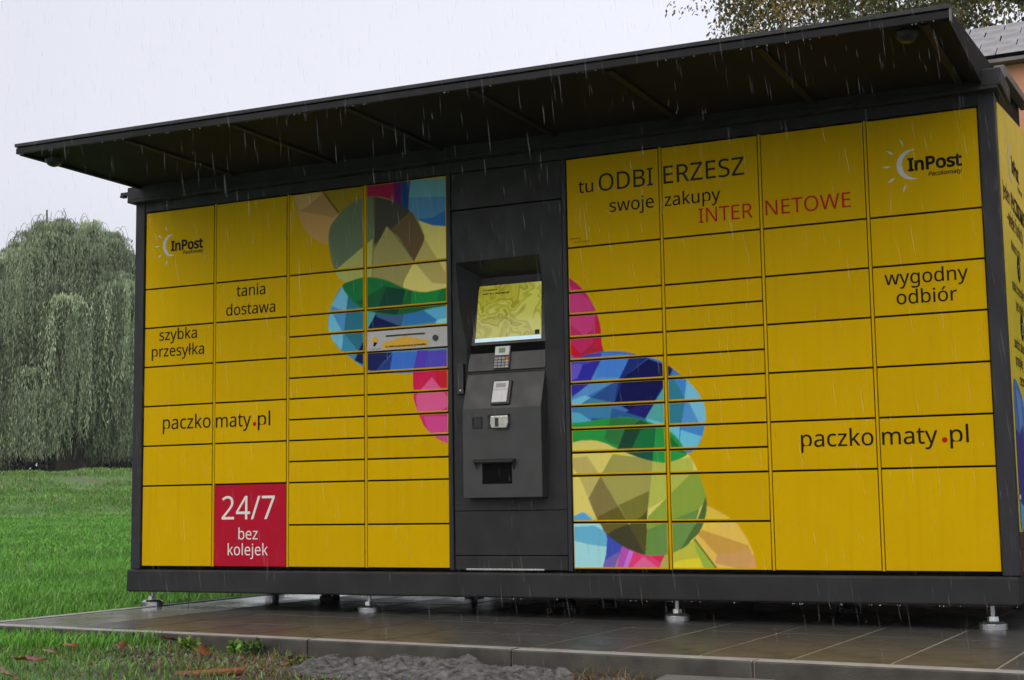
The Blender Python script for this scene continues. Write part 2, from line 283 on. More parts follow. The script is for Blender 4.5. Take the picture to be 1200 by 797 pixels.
# ------------------------------------------------------------------ lettering (glyph outlines, 1000 units per em)
G = {" ":[209,[]],",":[215,[[154,84,149,65,143,45,136,23,128,1,120,-20,111,-42,102,-63,94,-84,85,-103,33,-103,38,-83,43,-61,49,-38,53,-15,58,8,63,31,67,53,70,74,73,93,148,93]]],".":[215,[[58,43,59,61,64,75,72,85,82,92,94,96,107,97,120,96,132,92,142,85,151,75,156,61,157,43,156,26,151,12,142,2,132,-6,120,-10,107,-11,94,-10,82,-6,72,2,64,12,59,26]]],"/":[298,[[290,573,77,0,8,0,221,573]]],"1":[459,[[285,0,216,0,216,400,216,439,217,470,219,499,211,491,203,483,196,477,169,455,108,405,71,452,226,573,285,573]]],"2":[459,[[417,0,38,0,38,59,188,210,216,238,240,264,261,287,280,309,295,331,306,353,315,376,320,399,322,424,318,453,309,477,294,496,273,510,249,518,221,520,194,519,169,514,147,506,126,495,104,482,83,466,45,513,60,526,77,537,94,548,113,557,132,565,153,572,174,577,197,580,221,581,255,579,285,572,313,562,336,548,356,531,372,510,384,485,391,458,394,428,392,399,386,371,375,344,361,318,344,292,324,267,301,241,275,214,247,185,128,67,128,64,417,64]]],"4":[459,[[443,130,359,130,359,0,291,0,291,130,17,130,17,190,286,576,359,576,359,193,443,193],[291,374,291,412,293,444,294,474,295,500,292,500,287,490,282,479,276,468,270,456,263,446,257,438,86,193,291,193]]],"7":[459,[[109,0,344,508,35,508,35,573,419,573,419,518,187,0]]],":":[215,[[58,43,59,61,64,75,72,85,82,92,94,96,107,97,120,96,132,92,142,85,151,75,156,61,157,43,156,26,151,12,142,2,132,-6,120,-10,107,-11,94,-10,82,-6,72,2,64,12,59,26],[58,387,59,405,64,419,72,429,82,436,94,440,107,441,120,440,132,436,142,429,151,419,156,405,157,387,156,369,151,355,142,345,132,338,120,333,107,332,94,333,82,338,72,345,64,355,59,369]]],"A":[512,[[437,0,368,177,141,177,73,0,0,0,224,575,289,575,512,0],[282,415,274,438,263,473,255,500,247,468,238,438,230,415,165,241,346,241]]],"B":[521,[[241,573,307,569,361,558,404,541,434,515,453,478,459,431,457,409,453,389,446,371,437,354,424,340,409,328,392,317,372,309,350,304,350,300,373,295,395,288,415,279,433,267,448,253,461,236,470,215,476,191,478,163,475,130,467,100,454,74,436,52,413,33,385,19,354,8,318,2,279,0,78,0,78,573],[256,329,300,331,334,339,357,352,372,371,381,394,384,423,380,451,369,474,351,490,324,502,289,509,245,511,150,511,150,329],[150,269,150,61,265,61,311,64,346,74,371,91,388,112,398,138,401,168,399,188,395,205,388,221,377,235,362,247,344,256,321,263,293,267,260,269]]],"C":[507,[[323,517,294,516,266,510,241,502,217,490,196,474,178,456,162,434,149,410,139,383,131,353,127,321,125,286,128,241,135,200,147,164,164,132,186,105,213,83,244,68,281,58,322,55,347,56,371,58,394,62,416,66,438,72,460,78,460,15,438,8,416,2,393,-2,369,-6,342,-7,312,-8,257,-4,208,8,166,28,130,56,101,90,78,131,62,178,52,230,49,287,51,329,57,369,67,406,81,440,99,471,120,499,145,523,174,543,206,559,242,571,281,578,324,581,353,580,381,577,409,572,435,565,460,557,482,547,453,486,435,494,415,501,394,508,372,513,348,516]]],"D":[585,[[536,292,533,231,521,177,501,131,474,91,439,58,399,33,351,15,297,4,237,0,78,0,78,573,254,573,309,569,359,558,404,540,443,516,476,484,502,446,521,401,533,350],[460,289,457,337,449,379,435,415,416,444,391,469,361,487,327,500,287,508,244,511,150,511,150,62,228,62,299,68,357,87,402,119,434,164,454,220]]],"E":[446,[[398,0,78,0,78,573,398,573,398,509,150,509,150,330,383,330,383,268,150,268,150,63,398,63]]],"I":[272,[[239,0,32,0,32,42,99,57,99,515,32,531,32,573,239,573,239,531,172,515,172,57,239,42]]],"J":[219,[[-3,-152,-16,-152,-27,-151,-37,-150,-46,-147,-55,-145,-63,-142,-63,-81,-54,-83,-45,-85,-35,-87,-25,-88,-15,-89,-5,-89,8,-88,21,-85,33,-81,45,-74,54,-65,63,-53,69,-38,73,-19,74,3,74,573,146,573,146,9,144,-26,138,-56,128,-82,114,-104,96,-122,75,-135,52,-145,25,-150]]],"K":[496,[[496,0,411,0,209,273,150,222,150,0,78,0,78,573,150,573,150,290,166,308,182,327,199,345,249,399,403,573,488,573,261,323]]],"M":[727,[[330,0,142,502,139,502,140,490,141,477,142,461,142,444,143,426,144,407,144,387,144,367,144,347,144,0,78,0,78,573,184,573,361,103,364,103,544,573,650,573,650,0,578,0,578,352,578,371,579,389,579,408,580,426,580,443,581,460,584,501,581,501,390,0]]],"N":[609,[[532,0,447,0,141,476,138,476,139,462,140,448,141,432,143,378,144,359,144,340,144,320,144,0,78,0,78,573,161,573,467,99,470,99,468,137,466,193,465,213,464,232,464,249,464,573,532,573]]],"O":[626,[[577,287,576,244,570,204,561,166,547,132,531,101,510,73,486,49,459,29,428,13,393,1,355,-6,314,-8,271,-6,232,1,196,13,165,29,138,49,114,73,94,101,78,132,65,167,56,204,51,245,49,288,52,344,62,396,78,442,100,482,130,517,166,545,208,565,258,577,314,581,369,577,417,565,459,545,495,517,524,483,547,442,564,396,574,344],[125,287,127,241,134,200,145,163,161,131,182,104,207,83,238,67,273,58,314,55,354,58,390,67,420,83,445,104,465,131,481,163,492,200,499,241,501,287,496,354,481,411,456,457,421,491,373,511,314,518,274,515,238,506,207,490,182,469,161,443,145,411,134,374,127,333]]],"P":[485,[[229,573,297,568,352,553,393,528,421,495,439,454,444,404,443,381,439,358,433,336,423,316,411,296,395,278,375,262,351,249,324,238,292,230,256,225,216,223,150,223,150,0,78,0,78,573],[223,511,150,511,150,285,208,285,242,286,272,290,298,296,320,306,338,318,352,334,362,352,368,375,370,401,366,435,354,462,334,484,306,499,269,508]]],"R":[499,[[236,573,281,571,320,565,353,555,381,540,404,522,422,500,434,474,442,444,444,410,442,381,437,356,427,334,415,315,401,298,385,285,367,274,349,264,330,257,487,0,403,0,264,237,150,237,150,0,78,0,78,573],[232,510,150,510,150,298,236,298,278,301,312,310,338,325,355,347,366,374,370,407,368,430,363,450,355,467,343,480,328,491,310,500,287,505,261,509]]],"S":[440,[[403,153,400,121,392,92,378,66,359,44,335,26,307,11,274,1,238,-6,198,-8,177,-8,157,-7,137,-5,118,-2,100,1,83,4,68,9,54,14,41,19,41,88,62,80,86,72,113,65,142,59,171,56,201,55,228,56,252,60,273,66,290,74,305,85,316,98,324,113,329,129,330,147,329,164,325,180,318,194,308,207,295,218,277,230,255,241,228,252,196,265,172,274,151,284,131,294,114,305,98,317,85,330,74,344,65,359,57,375,52,393,49,413,48,435,51,464,58,490,71,513,89,533,110,550,136,563,165,573,197,579,231,581,262,580,290,577,318,572,343,565,367,558,389,549,366,487,346,495,325,502,302,508,278,513,254,516,229,517,207,516,187,513,169,507,155,499,142,489,133,478,126,464,122,450,121,434,122,416,126,400,133,386,143,373,156,362,172,351,193,341,217,330,246,318,278,306,307,293,332,279,353,264,371,247,385,228,395,206,401,181]]],"T":[446,[[259,0,187,0,187,509,8,509,8,573,437,573,437,509,259,509]]],"W":[746,[[735,573,583,0,510,0,399,375,389,410,380,443,373,471,370,488,367,471,361,443,352,409,349,397,346,385,342,373,234,0,161,0,10,573,85,573,174,223,183,186,190,151,193,140,195,129,196,118,201,87,206,119,209,131,211,142,213,154,222,191,232,227,333,573,407,573,512,225,516,212,520,200,523,187,532,151,534,139,536,128,538,117,544,87,545,100,548,114,550,129,553,144,556,159,560,175,572,224,660,573]]],"Z":[459,[[427,0,30,0,30,55,332,508,40,508,40,573,419,573,419,518,118,64,427,64]]],"a":[450,[[231,437,279,433,318,422,347,403,368,375,381,338,385,293,385,0,334,0,320,61,317,61,304,46,292,33,279,22,265,13,250,5,234,-1,216,-5,195,-7,172,-8,148,-7,124,-2,103,6,84,16,68,30,55,48,45,68,39,92,37,119,43,159,59,192,87,219,127,238,179,251,243,257,316,259,316,285,313,317,306,342,293,359,275,371,253,378,227,380,205,379,183,376,163,370,143,363,124,355,106,347,84,400,104,410,126,419,151,426,177,432,204,436],[252,208,204,203,167,195,141,182,124,165,113,144,110,119,112,97,120,79,132,66,148,56,167,51,188,49,223,52,253,62,279,79,299,103,311,134,315,172,315,210]]],"b":[493,[[139,461,139,443,138,426,138,410,137,396,136,383,135,373,139,373,153,390,169,405,189,419,213,429,240,435,272,437,322,431,365,412,401,381,428,338,444,283,449,215,447,168,439,127,427,91,410,61,390,36,365,17,337,3,306,-5,272,-8,240,-6,213,0,189,10,169,24,153,38,139,55,133,55,119,0,68,0,68,609,139,609],[260,379,231,377,207,371,188,361,172,348,159,330,150,308,144,282,140,252,139,217,139,214,142,165,150,125,165,93,187,69,219,55,261,51,297,55,325,69,348,93,363,126,373,166,376,216,373,265,363,306,348,338,325,360,296,374]]],"c":[385,[[241,-8,204,-5,170,2,139,15,112,34,88,58,69,87,55,123,47,165,44,213,47,262,56,305,71,342,90,372,114,396,142,415,174,428,208,435,245,438,267,437,288,435,309,431,328,426,344,421,358,415,337,356,323,361,308,365,292,370,275,373,259,375,244,376,217,374,193,368,172,358,155,343,141,325,131,303,123,277,119,247,117,213,119,181,123,152,131,126,141,104,155,86,172,71,191,61,214,55,240,53,262,54,283,56,302,60,319,65,336,71,351,78,351,15,336,8,320,3,304,-2,285,-5,264,-7]]],"d":[493,[[221,-8,171,-2,128,17,92,48,65,91,49,146,44,214,49,282,66,338,93,381,128,413,171,432,221,438,243,437,262,434,280,429,296,423,310,416,323,407,335,397,345,386,354,374,359,374,356,405,355,418,355,429,354,438,354,609,425,609,425,0,368,0,358,58,354,58,345,46,335,35,323,24,310,15,296,7,279,1,262,-4,242,-7],[232,51,273,55,305,67,328,88,343,117,352,154,355,200,355,213,352,263,343,304,329,336,306,360,274,375,231,379,196,374,168,359,146,334,130,300,120,260,117,213,120,165,130,125,146,93,168,69,197,55]]],"e":[452,[[234,438,269,435,301,427,329,414,354,396,374,373,390,346,402,315,409,281,411,244,411,201,117,201,122,157,134,119,154,90,181,69,215,56,254,52,280,53,305,56,327,60,348,66,370,73,392,82,392,20,370,11,349,4,327,-1,304,-5,279,-7,251,-8,212,-5,176,3,143,17,114,36,90,61,70,91,56,126,47,167,44,212,47,257,55,297,68,333,86,364,108,390,134,411,164,426,198,435],[233,380,202,377,175,366,154,348,137,323,125,293,119,257,338,257,336,281,333,302,326,322,318,338,306,353,292,364,276,373,256,378]]],"f":[276,[[266,375,158,375,158,0,87,0,87,375,12,375,12,408,87,432,87,457,89,492,95,522,104,547,116,568,132,585,152,597,174,606,199,612,227,613,244,613,259,612,274,609,287,606,300,603,310,599,292,544,283,546,273,549,262,552,251,554,239,555,228,556,206,553,189,545,175,532,166,513,160,489,158,458,158,430,266,430]]],"g":[493,[[221,438,248,436,273,431,297,422,319,409,338,393,355,373,359,373,369,430,425,430,425,-7,423,-46,416,-80,404,-109,388,-135,367,-155,341,-172,310,-183,274,-190,233,-192,202,-192,174,-189,147,-186,122,-180,99,-174,78,-165,78,-100,99,-110,123,-118,149,-125,177,-130,206,-133,237,-134,271,-130,300,-119,324,-101,341,-77,352,-48,355,-13,355,4,356,32,358,57,354,57,338,37,320,21,299,8,275,-1,250,-6,221,-8,170,-2,126,18,91,51,65,95,49,149,44,214,49,278,65,332,91,377,126,411,169,431],[230,379,207,376,187,370,169,359,153,344,140,326,130,303,123,277,119,247,117,213,120,165,130,124,146,92,169,68,197,54,232,50,253,51,271,53,288,58,303,65,315,74,326,85,336,98,343,113,349,131,353,151,355,173,356,197,356,214,355,251,350,282,343,309,332,331,319,348,302,362,281,371,257,377]]],"i":[207,[[139,430,139,0,68,0,68,430],[104,591,115,590,124,586,133,580,140,572,144,560,145,546,144,532,140,521,133,512,124,506,115,502,104,501,93,502,83,506,75,512,68,521,64,532,63,546,64,560,68,572,75,580,83,586,93,590]]],"j":[207,[[18,-192,5,-192,-7,-191,-18,-190,-27,-188,-36,-185,-44,-183,-44,-126,-19,-132,-10,-133,-1,-134,9,-134,25,-132,39,-128,51,-120,61,-108,66,-90,68,-67,68,430,139,430,139,-64,137,-90,133,-113,126,-133,116,-151,103,-166,87,-177,67,-186,44,-191],[63,546,64,560,68,572,75,580,83,586,93,590,104,591,115,590,124,586,133,580,140,572,144,560,145,546,144,532,140,521,133,512,124,506,115,502,104,501,93,502,83,506,75,512,68,521,64,532]]],"k":[428,[[138,291,138,282,137,270,137,257,135,221,138,221,152,240,172,264,189,285,326,430,409,430,235,246,421,0,336,0,187,200,138,158,138,0,68,0,68,609,138,609]]],"l":[207,[[139,0,68,0,68,609,139,609]]],"m":[750,[[540,438,584,434,621,421,649,401,669,371,681,330,685,280,685,0,615,0,615,277,613,308,606,333,594,353,577,367,555,376,528,379,490,374,460,362,438,342,423,315,414,280,411,237,411,0,342,0,342,277,341,298,337,317,332,333,325,347,315,359,303,367,289,374,272,377,253,379,227,377,204,370,185,360,170,347,158,329,150,308,144,283,140,255,139,223,139,0,68,0,68,430,125,430,136,371,140,371,149,385,160,398,173,409,186,418,201,425,217,431,233,435,249,437,266,438,298,436,325,430,349,420,369,406,386,388,398,366,402,366,418,388,438,406,461,420,486,430,512,436]]],"n":[496,[[275,438,322,434,361,421,391,401,413,371,426,330,431,280,431,0,361,0,361,275,358,307,351,333,338,353,319,367,295,376,265,379,222,374,189,361,166,338,151,308,142,269,139,223,139,0,68,0,68,430,125,430,136,371,140,371,150,385,162,398,175,409,190,418,206,425,222,431,239,435,257,437]]],"o":[485,[[442,216,440,181,436,150,428,121,417,95,404,71,388,51,369,33,348,18,324,7,299,-1,271,-6,241,-8,214,-6,188,-1,163,7,140,18,119,33,100,51,84,71,70,95,59,121,51,150,46,181,44,216,47,261,55,301,68,336,87,367,110,392,137,412,169,426,204,435,244,438,281,435,316,426,347,412,374,392,398,367,417,336,431,301,439,261],[117,216,119,184,123,154,130,128,141,105,155,86,172,71,192,59,216,53,243,51,270,53,294,59,314,71,331,86,345,105,356,128,363,154,367,184,369,216,367,248,363,277,355,303,345,325,331,344,314,359,294,370,270,376,242,379,202,374,171,359,147,335,130,303,120,263]]],"p":[493,[[273,438,322,432,365,413,401,383,428,339,444,284,449,216,447,170,439,129,427,93,410,62,390,37,365,17,337,3,306,-5,272,-8,251,-7,231,-4,213,1,197,7,182,15,170,24,158,33,148,44,139,55,134,55,137,20,138,7,139,-5,139,-16,139,-192,68,-192,68,430,126,430,136,371,139,371,148,383,158,394,170,405,182,414,197,422,213,429,231,434,251,437],[260,379,233,377,210,371,190,362,174,349,161,333,152,313,145,289,141,261,139,229,139,216,140,182,144,152,150,126,159,103,172,85,188,70,208,59,233,53,261,51,286,53,308,60,326,72,341,88,354,108,364,131,371,157,375,186,376,217,373,262,363,302,348,334,325,359,296,374]]],"r":[331,[[269,438,295,437,304,436,312,435,319,433,310,368,287,372,279,373,271,374,264,374,248,373,232,369,217,363,202,355,189,346,176,334,166,321,156,305,149,289,143,270,140,251,139,229,139,0,68,0,68,430,126,430,134,351,137,351,147,367,158,381,170,395,183,407,198,418,214,426,231,433,249,437]]],"s":[384,[[348,119,346,92,339,69,327,49,311,32,292,18,268,6,241,-2,210,-6,176,-8,148,-7,122,-5,99,-1,78,5,59,11,42,19,42,83,60,75,81,67,104,60,128,54,153,50,178,49,211,51,236,57,256,66,269,79,277,94,280,112,279,123,276,132,271,141,264,150,253,158,239,167,222,176,200,185,174,196,148,206,124,217,103,228,84,239,69,252,57,266,48,283,43,302,41,324,46,358,61,386,85,408,118,425,157,435,202,438,228,437,252,434,275,430,298,424,319,417,339,409,315,353,297,360,278,366,258,372,238,377,218,379,197,380,171,379,149,374,131,366,118,356,111,343,108,328,109,317,113,307,119,298,127,290,139,282,154,274,172,266,193,256,219,246,245,236,268,226,289,215,306,203,321,191,333,176,341,159,346,140]]],"t":[289,[[212,50,222,50,233,51,245,53,255,54,264,56,272,59,272,5,263,1,253,-2,240,-4,226,-6,213,-8,200,-8,178,-7,157,-3,138,4,120,13,104,27,91,44,82,66,76,93,74,125,74,375,13,375,13,409,75,437,103,528,144,528,144,430,269,430,269,375,144,375,144,127,146,103,153,83,163,69,177,58,193,52]]],"u":[496,[[427,430,427,0,370,0,359,57,356,57,346,43,334,31,321,20,306,11,290,4,273,-1,256,-5,238,-7,220,-8,187,-6,159,-1,134,8,112,21,95,38,81,59,71,85,65,114,63,148,63,430,135,430,135,153,137,122,145,96,158,76,176,62,200,53,230,51,260,53,285,59,306,69,323,82,336,100,345,121,352,146,356,175,357,206,357,430]]],"w":[630,[[346,243,336,276,328,308,321,335,316,357,313,357,308,335,302,307,294,275,291,264,287,253,284,242,207,1,127,1,9,431,82,431,141,201,145,186,149,170,153,154,163,109,166,96,168,84,169,73,172,73,178,97,185,128,193,160,201,188,277,431,354,431,428,188,440,149,444,135,447,122,451,109,454,96,456,84,457,74,460,74,462,84,464,95,466,108,469,122,473,137,477,153,489,201,549,431,621,431,502,1,419,1]]],"y":[409,[[1,430,76,430,169,185,184,144,188,130,193,117,196,105,200,92,203,80,205,68,209,68,212,83,217,100,224,121,231,142,238,164,245,186,333,430,409,430,224,-59,213,-85,201,-108,188,-130,173,-148,157,-164,138,-176,117,-185,94,-191,67,-192,55,-192,44,-192,34,-190,9,-186,9,-130,30,-133,38,-134,47,-135,56,-135,72,-134,86,-131,99,-126,110,-118,121,-110,130,-99,138,-87,145,-73,152,-59,174,-2]]],"z":[377,[[346,0,31,0,31,47,262,375,45,375,45,430,340,430,340,377,112,55,346,55]]],"ó":[485,[[442,216,440,181,436,150,428,121,417,95,404,71,388,51,369,33,348,18,324,7,299,-1,271,-6,241,-8,214,-6,188,-1,163,7,140,18,119,33,100,51,84,71,70,95,59,121,51,150,46,181,44,216,47,261,55,301,68,336,87,367,110,392,137,412,169,426,204,435,244,438,281,435,316,426,347,412,374,392,398,367,417,336,431,301,439,261],[117,216,119,184,123,154,130,128,141,105,155,86,172,71,192,59,216,53,243,51,270,53,294,59,314,71,331,86,345,105,356,128,363,154,367,184,369,216,367,248,363,277,355,303,345,325,331,344,314,359,294,370,270,376,242,379,202,374,171,359,147,335,130,303,120,263],[362,606,356,598,349,589,341,579,331,568,321,557,311,546,300,534,289,523,278,513,267,503,257,494,247,486,200,486,200,496,209,506,217,518,227,532,236,546,245,560,254,575,263,589,270,602,277,614,362,614]]],"ą":[450,[[231,437,279,433,318,422,347,403,368,375,381,338,385,293,385,0,334,0,320,61,317,61,304,46,292,33,279,22,265,13,250,5,234,-1,216,-5,195,-7,172,-8,148,-7,124,-2,103,6,84,16,68,30,55,48,45,68,39,92,37,119,43,159,59,192,87,219,127,238,179,251,243,257,316,259,316,285,313,317,306,342,293,359,275,371,253,378,227,380,205,379,183,376,163,370,143,363,124,355,106,347,84,400,104,410,126,419,151,426,177,432,204,436],[252,208,204,203,167,195,141,182,124,165,113,144,110,119,112,97,120,79,132,66,148,56,167,51,188,49,223,52,253,62,279,79,299,103,311,134,315,172,315,210],[330,-93,331,-104,335,-113,340,-120,347,-125,356,-128,366,-129,375,-129,383,-128,389,-127,405,-124,405,-169,383,-174,374,-176,365,-176,355,-176,329,-174,309,-168,293,-156,282,-141,275,-123,273,-101,274,-86,278,-71,284,-56,293,-42,302,-29,313,-17,325,-6,336,4,346,12,385,0,368,-17,355,-32,344,-47,336,-61,332,-77]]],"ć":[385,[[241,-8,204,-5,170,2,139,15,112,34,88,58,69,87,55,123,47,165,44,213,47,262,56,305,71,342,90,372,114,396,142,415,174,428,208,435,245,438,267,437,288,435,309,431,328,426,344,421,358,415,337,356,323,361,308,365,292,370,275,373,259,375,244,376,217,374,193,368,172,358,155,343,141,325,131,303,123,277,119,247,117,213,119,181,123,152,131,126,141,104,155,86,172,71,191,61,214,55,240,53,262,54,283,56,302,60,319,65,336,71,351,78,351,15,336,8,320,3,304,-2,285,-5,264,-7],[346,606,341,598,334,589,326,579,316,568,306,557,296,546,285,534,274,523,263,513,252,503,242,494,232,486,185,486,185,496,193,506,202,518,211,532,221,546,230,560,239,575,248,589,255,602,261,614,346,614]]],"ę":[452,[[312,-93,313,-104,316,-113,322,-120,329,-125,338,-128,348,-129,357,-129,364,-128,371,-127,387,-124,387,-169,364,-174,356,-176,347,-176,337,-176,311,-174,290,-168,274,-156,263,-141,256,-123,254,-101,256,-86,259,-71,266,-56,274,-42,284,-29,295,-17,306,-6,317,4,328,12,392,20,372,4,356,-11,342,-25,332,-37,324,-49,318,-60,315,-71,313,-82],[234,438,269,435,301,427,329,414,354,396,374,373,390,346,402,315,409,281,411,244,411,201,117,201,122,157,134,119,154,90,181,69,215,56,254,52,280,53,305,56,327,60,348,66,370,73,392,82,392,20,370,11,349,4,327,-1,304,-5,279,-7,251,-8,212,-5,176,3,143,17,114,36,90,61,70,91,56,126,47,167,44,212,47,257,55,297,68,333,86,364,108,390,134,411,164,426,198,435],[233,380,202,377,175,366,154,348,137,323,125,293,119,257,338,257,336,281,333,302,326,322,318,338,306,353,292,364,276,373,256,378]]],"ł":[207,[[63,0,63,229,22,203,-7,250,63,295,63,609,133,609,133,341,184,376,214,329,133,274,133,0]]],"ż":[377,[[346,0,31,0,31,47,262,375,45,375,45,430,340,430,340,377,112,55,346,55],[189,591,200,590,209,586,218,580,225,572,229,560,230,546,229,532,225,521,218,512,209,506,200,502,189,501,178,502,168,506,160,512,153,521,149,532,148,546,149,560,153,572,160,580,168,586,178,590]]],"–":[401,[[32,184,32,246,369,246,369,184]]]}
def glyph_mesh(polys, bold):
    cu = bpy.data.curves.new('t', 'CURVE'); cu.dimensions = '2D'; cu.fill_mode = 'BOTH'; cu.offset = bold
    for q in polys:
        spn = cu.splines.new('POLY'); spn.points.add(len(q) - 1); spn.use_cyclic_u = True
        for i, (a, b) in enumerate(q): spn.points[i].co = (a, b, 0, 1)
    to = bpy.data.objects.new('t', cu); COL.objects.link(to)
    dg = bpy.context.evaluated_depsgraph_get()
    me = bpy.data.meshes.new_from_object(to.evaluated_get(dg))
    r_ = ([tuple(v.co) for v in me.vertices], [tuple(p_.vertices) for p_ in me.polygons])
    bpy.data.objects.remove(to); bpy.data.curves.remove(cu); bpy.data.meshes.remove(me)
    return r_
GC_ = {}
def text_mesh(s, size, x0, z0, bold=0, shear=0, mapf=None, width=None):
    x = 0; lo, hi = 1e9, -1e9
    for ch in s:
        for sp in G[ch][1]: lo = min(lo, x + min(sp[::2])); hi = max(hi, x + max(sp[::2]))
        x += G[ch][0]
    kx = width / (hi - lo) if width else size / 1000
    V, F = [], []; x = 0
    for ch in s:
        if G[ch][1]:
            key = (ch, round(bold / size, 4))
            if key not in GC_: GC_[key] = glyph_mesh([[(sp[i] / 1000, sp[i + 1] / 1000) for i in range(0, len(sp), 2)] for sp in G[ch][1]], bold / size)
            v, f = GC_[key]; b = len(V)
            V += [((x - lo) * kx + a[0] * 1000 * kx + shear * a[1] * size, a[1] * size) for a in v]; F += [tuple(i + b for i in q) for q in f]
        x += G[ch][0]
    return mesh('lettering', [mapf(*q) for q in V], F)
def front_text(s, xl, xr, z, size, m, parent, bold=0, shear=0, y=-.0012):
    me = text_mesh(s, size, 0, 0, bold, shear, lambda a, b: (xl + a, y, z + b), xr - xl)
    return link('lettering', me, parent, m)

